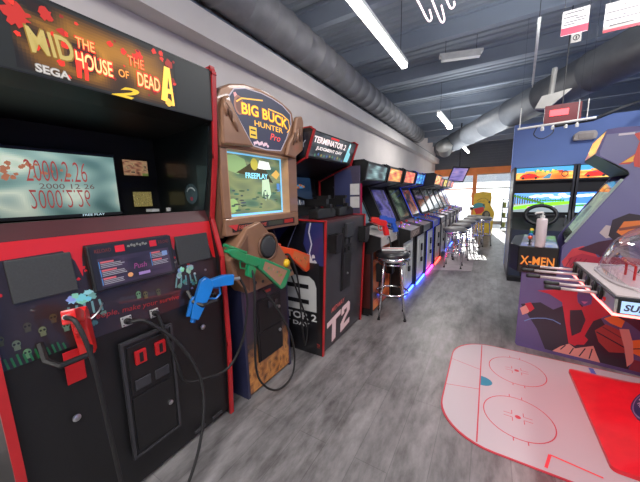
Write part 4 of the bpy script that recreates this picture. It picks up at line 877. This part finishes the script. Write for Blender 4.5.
# ------------------------------------------------------------------ large team cabinet with purple side art
def xmen():
    t = thing('arcade_cabinet','large cabinet with purple printed side, orange lettered control box and forward slanting hood','arcade machine',(.297,2.963,0),-97)
    # local: y = depth (into the cabinet), +x = the side nearest the camera
    W = .74; x0, x1 = -W, 0.
    prof = [(.0,.0),(-.015,.02),(-.015,.69),(.02,.72),(.235,.76),(.235,.94),(.54,1.48),(.56,1.50),(.56,1.52),(.365,1.65),(.41,1.825),(.47,1.83),(.95,1.80),(.95,0)]
    side_m = mat('purple_laminate', S255(84,74,132), .4, coat=.2)
    for a_, b_ in ((-.02,0.),(-W,-W+.02)): MB().ext(side_frame(0),prof,a_,b_).build('side_panel', side_m, t)
    def sg(name,p0,p1,m,th=.018):
        return seg(t,name,p0,p1,x0+.02,x1-.02,m,th)
    sg('front_panel',(.0,.02),(.0,.69),black); sg('panel_support',(.02,.72),(.24,.76),black)
    sg('monitor_bezel',(.27,.98),(.54,1.46),blackp)
    o, fr, L = seg(t,'monitor_glass',(.262,.975),(.532,1.46),x0+.05,x1-.05,mat('smoked_glass', S255(26,40,38), .12, coat=.6))
    a = MB(fr); a.grid(x0+.1,.08,x1-.1,L-.1,20,14,noise_fn(81,[S255(20,50,50),S255(80,120,110),S255(150,180,150),S255(60,90,110)],4,3)); a.build('picture', glow_lo, o)
    MB(fr).slab(fr,-.02,.0,-.0,L,.0,.02).build('edge_strip', mat('pale_edge', S255(150,170,160), .3), t)
    sg('hood_underside',(.555,1.50),(.37,1.65),mat('green_black_panel', S255(34,54,52), .45))
    o, fr, L = sg('marquee',(.365,1.655),(.41,1.825),blackp)
    a = MB(fr); a.grid(x0+.03,.01,x1-.03,L-.01,24,10,noise_fn(83,[S255(110,60,120),S255(170,80,90),S255(240,190,60),S255(90,60,110)],4,3))
    a.text('X-MEN',x0+.12,.03,x1-.08,L-.03,S255(235,215,50),.1,.02)
    a.build('marquee_art', glow_m, o)
    sg('top_panel',(.41,1.825),(.95,1.80),side_m); B('back_panel',(x0,.93,0),(x1,.95,1.79),black,t)
    # wide angled control box with title on its wing
    top = [(.10,-.09),(.10,.235),(-W-.1,.235),(-W-.1,-.09),(-W+.1,-.16),(-.1,-.16)]
    zf = F((0,0,0),(1,0,0),(0,1,0))
    cb = MB().ext(zf,[(.03,-.05),(.03,.22),(-W-.03,.22),(-W-.03,-.05),(-W+.1,-.12),(-.1,-.12)],.70,.93).build('control_box', black, t, bevel=.006)
    a = MB(F((0,0,.9302),(1,0,0),(0,1,0))); a.grid(-W-.02,-.04,.02,.21,26,10,noise_fn(85,[S255(90,70,110),S255(130,110,140),S255(80,60,80),S255(150,130,120)],6,4)); a.build('panel_overlay', print_g, t)
    fr = F((.0305,0,0),(0,1,0),(0,0,1)); a = MB(fr)
    a.text('X-MEN',-.033,.765,.2,.85,S255(90,20,20),0,.04); a.text('X-MEN',-.03,.77,.197,.845,S255(240,110,40),0,.015); a.text('X-MEN',-.03,.772,.197,.843,S255(245,150,50),0,.01); a.build('box_lettering', art('title_print',.25), cb)
    MB().ext(side_frame(0),[(-.04,.70),(.2,.70),(.1,.62),(-.01,.60)],-.06,-.03).build('bracket', black, t)
    zt = F((0,0,.93),(1,0,0),(0,1,0))
    for i,c in enumerate((orangep,bluep,greenp,yellowp)):
        xx = -.03-.2*i; joystick(t, zt, xx-.02, .02, c)
        for k in range(3): button(t, zt, xx-.06-.035*k+.0, .1, c, .012)
    # side print: flat shapes in the photograph's colors
    a = MB(side_frame(.0)); a.h = .0006
    PU = S255(84,76,134); RD = S255(186,28,52); BK = S255(30,26,46); OR = S255(228,120,50); FL = S255(214,150,140); PK = S255(200,60,80); BL = S255(96,140,200)
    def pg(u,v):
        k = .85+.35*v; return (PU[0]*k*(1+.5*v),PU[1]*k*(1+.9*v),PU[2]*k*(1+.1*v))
    mlow = [(.0,.012),(-.012,.03),(-.012,.685),(.235,.75),(.235,.93),(.54,1.475),(.558,1.5),(.558,1.525),(.37,1.652),(.412,1.818),(.94,1.795),(.94,.012)]
    # horizontal bands, clipped to the outline of the panel
    def left(z):
        pts = [(-.012,.03),(-.012,.685),(.235,.75),(.235,.93),(.54,1.475),(.558,1.51),(.375,1.65),(.412,1.82)]
        for (a0,b0),(a1,b1) in zip(pts[:-1],pts[1:]):
            if b0 <= z <= b1: return a0+(a1-a0)*(z-b0)/((b1-b0) or 1)
        return 0.
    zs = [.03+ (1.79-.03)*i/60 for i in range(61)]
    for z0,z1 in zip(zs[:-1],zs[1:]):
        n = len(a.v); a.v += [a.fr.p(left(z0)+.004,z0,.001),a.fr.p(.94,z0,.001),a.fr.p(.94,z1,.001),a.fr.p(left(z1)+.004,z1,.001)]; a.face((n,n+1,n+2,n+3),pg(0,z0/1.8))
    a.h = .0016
    a.poly([(.0,.40),(.136,.445),(.225,.40),(.3,.46),(.42,.5),(.5,.42),(.6,.25),(.7,.1),(.7,.03),(.2,.03),(.13,.2)],BK)
    a.poly([(.107,.545),(.19,.53),(.276,.476),(.3,.36),(.345,.136),(.385,.121),(.42,.16),(.45,.28),(.474,.364),(.56,.44),(.569,.5),(.52,.6),(.46,.61),(.40,.46),(.37,.50),(.36,.60),(.3,.60),(.2,.57)],RD)
    a.poly([(.33,.42),(.40,.44),(.43,.36),(.41,.25),(.36,.2),(.34,.3)],BK)
    a.poly([(.36,.56),(.45,.575),(.45,.5),(.41,.47),(.37,.5)],S255(90,70,140)); a.poly([(.39,.51),(.43,.515),(.41,.49)],S255(200,110,170))
    for p in (.345,.395): a.poly([(p,.60),(p+.02,.64),(p+.05,.6)],RD)
    a.poly([(-.002,.36),(.052,.41),(.08,.38),(.06,.33),(.02,.3)],FL); a.poly([(.03,.41),(.07,.43),(.1,.38),(.07,.34)],RD)
    a.pline([(.037,.247),(.08,.28),(.126,.297),(.18,.31),(.23,.308),(.283,.285)],.008,BL)
    a.poly([(.25,.03),(.3,.09),(.35,.13),(.39,.10),(.425,.12),(.494,.157),(.52,.09),(.545,.03)],FL)
    for q in ((.3,.06,.33,.11),(.36,.04,.38,.1),(.42,.04,.45,.12),(.48,.04,.49,.13)): a.line(*q,.008,BK)
    a.poly([(.37,.13),(.44,.15),(.46,.2),(.42,.24),(.36,.2)],RD)
    a.poly([(.49,.29),(.545,.357),(.62,.33),(.671,.267),(.68,.16),(.584,.134),(.52,.2)],S255(150,56,56)); a.line(.5,.28,.66,.2,.01,BK); a.line(.53,.33,.64,.27,.008,S255(90,40,50))
    a.poly([(.53,.40),(.58,.44),(.645,.42),(.63,.35),(.57,.37)],OR); a.poly([(.68,.26),(.76,.3),(.82,.25),(.8,.14),(.7,.17)],OR); a.line(.7,.2,.8,.24,.008,BK)
    a.poly([(.62,.34),(.67,.35),(.70,.25),(.72,.1),(.69,.05),(.66,.2)],FL); a.poly([(.72,.12),(.9,.1),(.9,.03),(.7,.03)],S255(120,40,60))
    a.poly([(.55,.46),(.7,.55),(.9,.5),(.9,.32),(.75,.33),(.66,.4)],S255(70,34,56))
    # upper shapes: red rounded mass, black and orange angular patch, big X
    a.poly([(.243,.82),(.27,.87),(.298,.93),(.36,.96),(.42,.93),(.46,.86),(.44,.8),(.34,.775),(.26,.78)],S255(206,60,70)); a.poly([(.33,.93),(.44,1.0),(.53,1.03),(.6,.99),(.62,.88),(.5,.84),(.45,.9)],S255(60,28,50))
    a.poly([(.28,.85),(.36,.9),(.45,.88),(.6,.9),(.9,.86),(.9,.7),(.4,.7),(.3,.76)],S255(176,40,62)); 
    for i in range(4): a.line(.27+.03*i,.78+.01*i,.30+.03*i,.86,.006,S255(120,20,40))
    a.poly([(.44,1.07),(.47,1.13),(.52,1.12),(.54,1.05),(.48,1.03)],S255(190,176,176))
    a.poly([(.49,1.05),(.50,1.17),(.58,1.22),(.68,1.2),(.70,1.06),(.6,1.0),(.53,1.01)],S255(36,28,40)); a.poly([(.53,1.08),(.56,1.16),(.64,1.17),(.66,1.08),(.58,1.04)],OR); a.line(.54,1.10,.65,1.13,.02,S255(120,60,50)); a.poly([(.545,1.03),(.6,1.04),(.61,.99),(.56,.98)],FL)
    XR_ = S255(200,60,50); XY = S255(236,180,60)
    a.poly([(.545,1.775),(.585,1.785),(.66,1.68),(.9,1.5),(.9,1.44),(.68,1.6),(.63,1.63)],XR_); a.poly([(.49,1.57),(.545,1.57),(.7,1.70),(.9,1.76),(.9,1.79),(.7,1.76)],XR_)
    a.poly([(.575,1.77),(.60,1.775),(.72,1.6),(.9,1.47),(.9,1.45),(.7,1.6)],XY); a.poly([(.505,1.58),(.56,1.585),(.7,1.72),(.9,1.785),(.7,1.74)],XY); a.poly([(.56,1.6),(.585,1.78),(.61,1.78),(.60,1.54),(.57,1.55)],XR_)
    a.rect(.47,1.772,.55,1.786,S255(210,200,210))
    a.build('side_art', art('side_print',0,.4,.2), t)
xmen()
# pump bottle on the control box
t = thing('pump_bottle','frosted white pump bottle standing on the purple cabinet control box','bottle',(.385,2.93,.9315),0)
z = F((0,0,0),(1,0,0),(0,1,0)); fro = mat('frosted_plastic', S255(222,206,208), .35, var=.02)
MB().lathe(z,[(.034,0),(.037,.008),(.037,.225),(.033,.236),(.013,.24),(.013,.245)],22).build('body', fro, t, smooth=True)
MB().lathe(F((0,0,.06),(1,0,0),(0,1,0)),[(.0365,0),(.0365,.08)],22).build('label', mat('pale_pink_label', S255(210,186,196), .5), t, smooth=True)
MB().lathe(F((0,0,.243),(1,0,0),(0,1,0)),[(.016,0),(.016,.02),(.005,.022),(.005,.05)],14).build('pump_collar', whitep, t)
MB().tube([(0,0,.275),(0,0,.29),(-.045,-.01,.285),(-.052,-.012,.275)],.007,8).build('nozzle', whitep, t)

# ------------------------------------------------------------------ domed table hockey
def hockey():
    t = thing('dome_hockey_table','domed table hockey game on a flared red pedestal with black handled rods','table game',(1.27,2.22,0),0)
    # red flared pedestal: rounded rectangles lofted up a hollow curve
    rings = []; prof = [(.0,.665,.465),(.03,.665,.465),(.05,.58,.41),(.085,.44,.34),(.14,.35,.27),(.24,.30,.23),(.4,.275,.21),(.72,.27,.20),(.80,.36,.28)]
    def rr(hx,hy,r,z,n=6,bow=0.):
        P = []
        for (sx,sy,a0) in ((1,1,0),(-1,1,PI/2),(-1,-1,PI),(1,-1,3*PI/2)):
            for k in range(n+1):
                a = a0+PI/2*k/n; P.append((sx*(hx-r)+r*math.cos(a), sy*(hy-r)+r*math.sin(a), z))
        return P
    m = MB(); k = 0
    for z,hx,hy in prof: R_ = rr(hx,hy,.03,z); n = len(R_); m.v += [Vector(p) for p in R_]; k += 1
    for i in range(k-1):
        for j in range(n): m.face((i*n+j,i*n+(j+1)%n,(i+1)*n+(j+1)%n,(i+1)*n+j))
    m.face(list(range(n-1,-1,-1))); m.face([(k-1)*n+j for j in range(n)])
    m.build('pedestal', mat('red_gloss_pedestal', S255(214,22,36), .35, coat=.3), t)
    # deck frame
    HX, HY = .72, .385; z0, z1 = .80, .885
    dk = mat('grey_deck_underside', S255(120,116,118), .5)
    m = MB(); f = F((0,0,0),(1,0,0),(0,1,0))
    m.slab(f,-HX,-HY,HX,HY,z0,z1); m.build('deck_frame', silver, t, bevel=.004)
    MB().slab(f,-HX-.006,-HY-.006,HX+.006,HY+.006,z1-.008,z1+.002).build('deck_edge', dgrey, t)
    MB().slab(f,-HX+.004,-HY+.004,HX-.004,HY-.004,z1,z1+.008).build('deck_top', mat('pale_deck_top', S255(190,176,176), .3), t)
    MB().slab(f,-.62,-.32,.62,.32,z1+.006,z1+.012).build('rink_bed', whitep, t)
    a = MB(F((0,0,z1+.012),(1,0,0),(0,1,0))); PKc = S255(222,190,196); RL = S255(200,40,60)
    a.rect(-.62,-.32,.62,.32,PKc)
    a.rect(-.005,-.32,.005,.32,RL); a.rect(-.22,-.32,-.205,.32,S255(50,80,170)); a.rect(.205,-.32,.22,.32,S255(50,80,170)); a.rect(-.5,-.32,-.494,.32,RL)
    for x,y in ((-.38,.17),(-.38,-.17),(.38,.17),(.38,-.17),(0,0)): a.ring(x,y,.1,.1,.006,RL); a.disc(x,y,.012,.012,RL)
    for x in (-.42,-.3,-.1): a.rect(x,-.3,x+.012,.3,S255(120,90,96))
    a.build('rink_print', print_g, t)
    # rods out of the left end, with black handles and bushings
    for i,(y,xo) in enumerate(((.33,.22),(.19,.27),(.03,.255),(-.1,.18),(-.2,.19))):
        b_ = MB().lathe(F((-HX,y,.843),(0,1,0),(0,0,1)) if False else F((-HX,y,.843),(0,-1,0),(0,0,1)),[(.022,0),(.022,.005),(.015,.018),(.0,.019)],16).build('bushing', blackp, t)
        MB().ext(F((-HX,y,.843),(0,-1,0),(0,0,1)),[(-.03,-.03),(.03,-.03),(.03,.02),(.0,.042),(-.03,.02)],0,.014).build('bushing_plate', black, t, bevel=.003)
        zz = .843
        rd = MB().tube([(-HX+.02,y,zz),(-HX-xo,y,zz)],.0085,10).build('rod', mat('satin_rod', S255(215,196,198), .3, .5), t, smooth=True)  # rod colour carries the pink of the red glow on chrome
        MB().lathe(F((-HX-xo+.02,y,zz),(0,-1,0),(0,0,1)),[(.009,0),(.0125,.006),(.011,.03),(.0135,.055),(.014,.066),(.01,.074),(0,.075)],14).build('handle', blackp, rd, smooth=True)
    for y in (.25,-.26): MB().lathe(F((-HX,y,.83),(0,-1,0),(0,0,1)),[(.012,0),(.012,.008),(0,.01)],12).build('red_button', redp, t)
    # side sign
    s = MB().box((-HX+.012,-HY-.012,.805),(HX-.03,-HY-.0,.875)).build('side_sign', blackp, t)
    a = MB(XZ(-HY-.0125)); a.rect(-HX+.02,.81,HX-.04,.87,S255(150,180,214)); a.text('SUPER',-HX+.03,.822,-HX+.15,.856,S255(36,34,54),.2,.04); a.text('CHEXX',-HX+.17,.822,-HX+.3,.856,S255(190,30,50),.2,.04)
    a.build('sign_print', glow_m, s)
    # red glowing strip under the frame
    gs = mat('red_glow_rail', (1,.2,.2), .4, var=0, emis=(1,.16,.14), es=5.)
    MB().box((-HX-.004,-HY-.004,.79),(-HX+.008,HY+.004,.80)).build('glow_strip', gs, t); MB().box((-HX,-HY-.004,.79),(HX,-HY+.008,.80)).build('glow_strip', gs, t)
    # clear dome
    dm = clear_mat('clear_dome',(.93,.91,.93,1),.07,.6); 
    m = MB(); nu, nv = 40, 10
    def sgn(v,p): return math.copysign(abs(v)**p, v)
    for j in range(nv+1):
        ph = PI/2*j/nv*.98
        for i in range(nu):
            th = 2*PI*i/nu; c = math.cos(ph)**.55
            m.v.append(Vector((.67*c*sgn(math.cos(th),.55), .355*c*sgn(math.sin(th),.55), z1+.01+.36*math.sin(ph))))
    for j in range(nv):
        for i in range(nu): m.face((j*nu+i,j*nu+(i+1)%nu,(j+1)*nu+(i+1)%nu,(j+1)*nu+i))
    m.face([nv*nu+i for i in range(nu)])
    m.build('dome', dm, t, smooth=True)
    m = MB(); m.tube([(.675*sgn(math.cos(2*PI*i/40),.55), .36*sgn(math.sin(2*PI*i/40),.55), z1+.014) for i in range(40)],.008,6,closed=True).build('dome_rim', mat('clear_rim', S255(200,190,192), .2), t, smooth=True)
    # little skaters and goals
    R = random.Random(6)
    for i,(x,y) in enumerate(((-.45,.17),(-.4,-.12),(-.25,.05),(-.16,.22),(-.1,-.2),(.05,.1),(.15,-.15),(.3,.18),(-.32,-.24))):
        c = redp if i % 2 else whitep; z = z1+.014
        sk = MB().lathe(F((x,y,z),(1,0,0),(0,1,0)),[(.016,0),(.012,.03),(.018,.055),(.02,.075),(.01,.09),(.013,.1),(.012,.118),(0,.124)],12).build('skater', c, t, smooth=True)
        MB().tube([(x+.015,y,z+.07),(x-.02,y-.03,z+.04),(x-.04,y-.05,z+.004)],.0035,5).build('stick', blackp, sk)
    for x in (-.56,.56):
        g = MB(); s = 1 if x < 0 else -1
        g.tube([(x,-.06,z1+.014),(x,-.06,z1+.09),(x,.06,z1+.09),(x,.06,z1+.014)],.006,6); g.build('goal_frame', redp, t)
    # scoreboard column rising through the far side
    MB().box((-.08,.345,z1),(.08,.38,z1+.06)).build('score_box', blackp, t, bevel=.004)
    # round badge on the pedestal's left face
    fr = F((-.372,-.02,.165),(0,-1,.0),(.62,0,.78)); fr.n = fr.u.cross(fr.v)
    b_ = MB().lathe(fr,[(.13,0.0),(.13,.016),(0,.016)],36).build('round_badge', mat('badge_navy', S255(36,34,84), .35), t)
    a = MB(F(fr.p(0,0,.0162),fr.u,fr.v)); a.disc(0,0,.125,.125,S255(34,32,80),36); a.ring(0,0,.115,.115,.006,S255(140,120,160)); 
    a.poly([(-.09,-.01),(-.05,.0),(-.055,-.05),(-.085,-.055)],S255(220,180,190)); a.text('NHL',-.045,-.04,.08,.05,S255(220,210,220),.2,.04); a.text('HOCKEY',-.06,-.075,.06,-.05,S255(210,190,200),0,.02); a.poly([(-.06,.06),(-.03,.085),(-.02,.06),(-.045,.05)],S255(220,180,190))
    a.build('badge_print', print_g, b_)
hockey()
area((.52,2.2,.76), .5, 3.6, (1,.06,.08), (0,math.radians(12),0), .8, 'red_under_deck_lamp')
area((1.0,2.3,1.9), .4, 5, (1,.45,.5), (0,0,0), .6, 'pink_lamp') if False else None

# rink shaped mat lying under the table hockey
def rink():
    z = F((0,0,0),(1,0,0),(0,1,0)); x0,x1,y0,y1,r = -.2,2.75,1.59,2.83,.30
    P = []
    for cx_,cy_,a0 in ((x1-r,y1-r,0),(x0+r,y1-r,PI/2),(x0+r,y0+r,PI),(x1-r,y0+r,3*PI/2)):
        for k in range(11): a = a0+PI/2*k/10; P.append((cx_+r*math.cos(a),cy_+r*math.sin(a)))
    PR = S255(190,44,60)
    o = MB().ext(z,P,0,.006).build('floor_mat', mat('mat_red_edge', PR, .5))
    cx_, cy_ = (x0+x1)/2,(y0+y1)/2
    top = MB(F((0,0,.006),(1,0,0),(0,1,0))); wh = S255(180,172,178)
    top.poly([(p[0]+(-.009 if p[0] > cx_ else .009), p[1]+(-.009 if p[1] > cy_ else .009)) for p in P], wh)
    top.rect(.018,y0+.06,.026,y1-.03,PR) ; top.line(.022,y0+.03,.022,y0+.1,.008,PR)
    top.line(x0+.01,2.44,.022,2.38,.005,PR); top.line(x0+.01,2.07,.022,2.12,.005,PR)
    top.poly([(.026,2.17)]+[(.026+.075*math.cos(t_),2.235+.06*math.sin(t_)) for t_ in [(-PI/2)+PI*k/14 for k in range(15)]]+[(.026,2.3)],S255(24,120,150))
    for cyy,cxx in ((2.50,.265),(1.945+.0,.235)):
        top.ring(cxx,cyy,.185,.19,.006,PR); top.disc(cxx,cyy,.016,.016,PR)
        for sx in (-1,1):
            for sy in (-1,1):
                top.line(cxx+sx*.03,cyy+sy*.015,cxx+sx*.075,cyy+sy*.015,.004,PR); top.line(cxx+sx*.03,cyy+sy*.015,cxx+sx*.03,cyy+sy*.05,.004,PR)
        for sx in (-.035,.035):
            for sy in (-1,1): top.line(cxx+sx,cyy+sy*.19,cxx+sx,cyy+sy*.215,.005,PR)
    top.line(.33,1.62,.36,1.72,.014,S255(240,60,70)); top.line(.36,1.72,.56,1.69,.010,S255(240,60,70))
    top.rect(1.26,y0+.02,1.275,y1-.02,PR); top.rect(.75,y0+.02,.78,y1-.02,S255(60,80,170))
    top.build('rink_print', print_m, o)
    tag(o,'white floor mat printed with a hockey rink, red lines and a teal goal crease','mat')
rink()

# ------------------------------------------------------------------ things overhead at right
def banner(label, P, lines, red_band):
    # P: x0,x1,z0,z1,y
    x0,x1,z0,z1,y,sk = P
    t = thing('hanging_sign',label,'sign',((x0+x1)/2,y,z0),0)
    fr = F((x0,y,z0),(x1-x0,0,sk),(0,0,1)); w = math.hypot(x1-x0,sk); h = z1-z0
    MB().slab(fr,0,0,w,h,-.006,0).build('board', mat('sign_card', S255(206,198,196), .7), t, True)
    a = MB(fr)
    for v,u0,u1 in lines: a.rect(w*u0,h*v,w*u1,h*(v+.035),S255(70,66,70))
    if red_band: a.rect(0,0,w,h*red_band,S255(214,60,80))
    a.build('sign_print', print_m, t, True)
    for u in (.06,.94): MB().tube([fr.p(w*u,h,0),(fr.p(w*u,h,0).x,fr.p(w*u,h,0).y,ZC-.02)],.002,5).build('hanging_wire', dgrey, t, True)
    return t, fr, w, h
t, fr, w_, h_ = banner('smaller white hanging sign with a red band and square emblem below',(.455,.635,2.755,2.95,3.5,-.0),((.86,.1,.8),(.7,.05,.6),(.6,.5,.9),(.5,.1,.85),(.4,.05,.5)),.3)
e = MB().slab(fr,w_*.42,-.075,w_*.8,.0,-.006,0).build('emblem_card', paper, t, True); a = MB(fr); a.ring(w_*.61,-.037,.02,.02,.007,S255(40,36,40)); a.rect(w_*.58,-.05,w_*.64,-.025,S255(60,50,50)); a.build('emblem_print', print_m, e, True)
banner('larger white hanging sign with thin red bottom edge, at the right',(.735,1.10,2.70,2.92,3.5,0),((.84,.3,.35),(.66,.02,.98),(.5,.3,.36),(.4,.02,.98),(.2,.1,.5),(.2,.6,.9)),.1)
# suspended rail with the red lit sign
t = thing('suspended_rail','white horizontal rail on thin hangers carrying black cables','rail',(.6,4.5,2.17),0)
MB().tube([(.25,4.5,2.17),(.98,4.5,2.2)],.013,8).build('rail', whitep, t, True)
for x in (.27,.9,.82):
    MB().tube([(x,4.5,2.18),(x,4.5,2.42)],.005,6).build('hanger', whitep, t, True); MB().tube([(x,4.5,2.42),(x,4.5,ZC-.02)],.0012,4).build('hanger_wire', dgrey, t, True)
MB().tube([(.62,4.47,2.155),(.98,4.6,2.2),(1.3,5.0,2.36),(1.9,6.0,2.66),(2.4,6.3,2.85)],.02,8).build('black_cable', rubber, t, True)
MB().tube(spline([(.45,4.5,2.18),(.42,4.48,2.08),(.5,4.46,2.02),(.6,4.48,2.08),(.6,4.5,2.17)]),.006,6).build('hanging_cable', rubber, t, True)
for x in (.5,.6,.72,.82): MB().lathe(F((x,4.5,2.15),(1,0,0),(0,1,0)),[(.016,-.03),(.018,0),(.008,.02)],10).build('cable_clip', whitep, t, True)
t = thing('lit_sign','small red lit sign box hanging behind the suspended rail','sign',(.7,4.7,2.25),0)
B('sign_box',(.53,4.68,2.23),(.88,4.75,2.44),mat('dark_red_case', S255(110,36,44), .4),t,world=True)
B('lit_face',(.58,4.672,2.31),(.76,4.681,2.38),mat('red_lit_face', (1,.1,.1), .4, var=0, emis=(1,.05,.07), es=2.5),t,world=True)
MB().tube([(.7,4.71,2.44),(.7,4.71,ZC-.02)],.006,6).build('hanger', dgrey, t, True)
t = thing('duct_vent','pale flared vent below the big duct, left of the red lit sign','vent',(.5,4.9,2.6),0)
MB().ext(F((.6,4.9,2.45),(1,0,0),(0,0,1)),[(-.16,.02),(-.02,.0),(.2,.2),(-.1,.16)],-.05,.05).build('flared_hood', mat('pale_duct',(1,1,1)), t, True)
MB().tube([(.6,4.9,2.62),(.62,4.95,2.95)],.03,10).build('neck', mat('pale_duct',(1,1,1)), t, True)
# oval speaker on the blue partition
t = thing('wall_speaker','pale rounded speaker mounted on the blue wall above the slanted cabinet','speaker',(1.27,6.34,2.24),0)
MB().ext(F((1.27,6.35,2.25),(1,0,0),(0,0,1)),[(-.15,-.06),(.13,-.06),(.15,.02),(.12,.08),(-.09,.085),(-.15,.03)],0,.07).build('housing', mat('beige_plastic', S255(190,176,166), .5), t, True, bevel=.02)
MB().box((1.18,6.27,2.22),(1.36,6.279,2.29)).build('speaker_mesh', mat('beige_mesh', S255(170,156,146), .7), t, world=True)
# pink lens reflection, built as bent glowing tubes near the first light
t = thing('lens_reflection_tubes','pink lens reflection shaped as bent glowing tubes right of the near strip light','light',(-.6,3.0,3.0),0)
nt_ = mat('pink_lens_glow', (1,.8,.8), .3, var=0, emis=(1,.74,.78), es=2.2)
for k,dx in enumerate((0,.1,.2)):
    MB().tube(spline([(-.66+dx,2.35,3.02),(-.62+dx,2.75,3.0),(-.60+dx,3.05+.08*k*(1 if k<2 else -.5),3.0),(-.57+dx,3.06+.08*k*(1 if k<2 else -.5),3.01),(-.57+dx,2.95,3.03)]),.007,6).build('reflection_tube', nt_, t, True)
    MB().tube([(-.64+dx,2.5,3.01),(-.64+dx,2.5,ZC-.02)],.003,5).build('hanger', dgrey, t, True)
#CAMERA
cam = bpy.data.cameras.new('camera'); co = bpy.data.objects.new('camera', cam); C.objects.link(co)
cam.sensor_fit = 'HORIZONTAL'; cam.sensor_width = 36.; cam.lens = 36.*280/640; cam.clip_start = .02; cam.clip_end = 200
fpx = 280.
dn = Vector((42,1729,fpx)).normalized(); dd = Vector((170,-47,fpx)).normalized(); upc = -dn
Yc = (dd-upc*dd.dot(upc)).normalized(); Xc = Yc.cross(upc)                # world axes seen from the lens (x right, y down, z forward)
if Xc.x < 0: Xc = -Xc
rows = [Xc, Yc, upc]
Mx = Matrix(((rows[0].x,-rows[0].y,-rows[0].z,0),(rows[1].x,-rows[1].y,-rows[1].z,0),(rows[2].x,-rows[2].y,-rows[2].z,1.4),(0,0,0,1)))
co.matrix_world = Mx
bpy.context.scene.camera = co
sc_ = bpy.context.scene
sc_.view_settings.view_transform = 'Standard'; sc_.view_settings.look = 'None'; sc_.view_settings.exposure = 0.; sc_.view_settings.gamma = 1.12
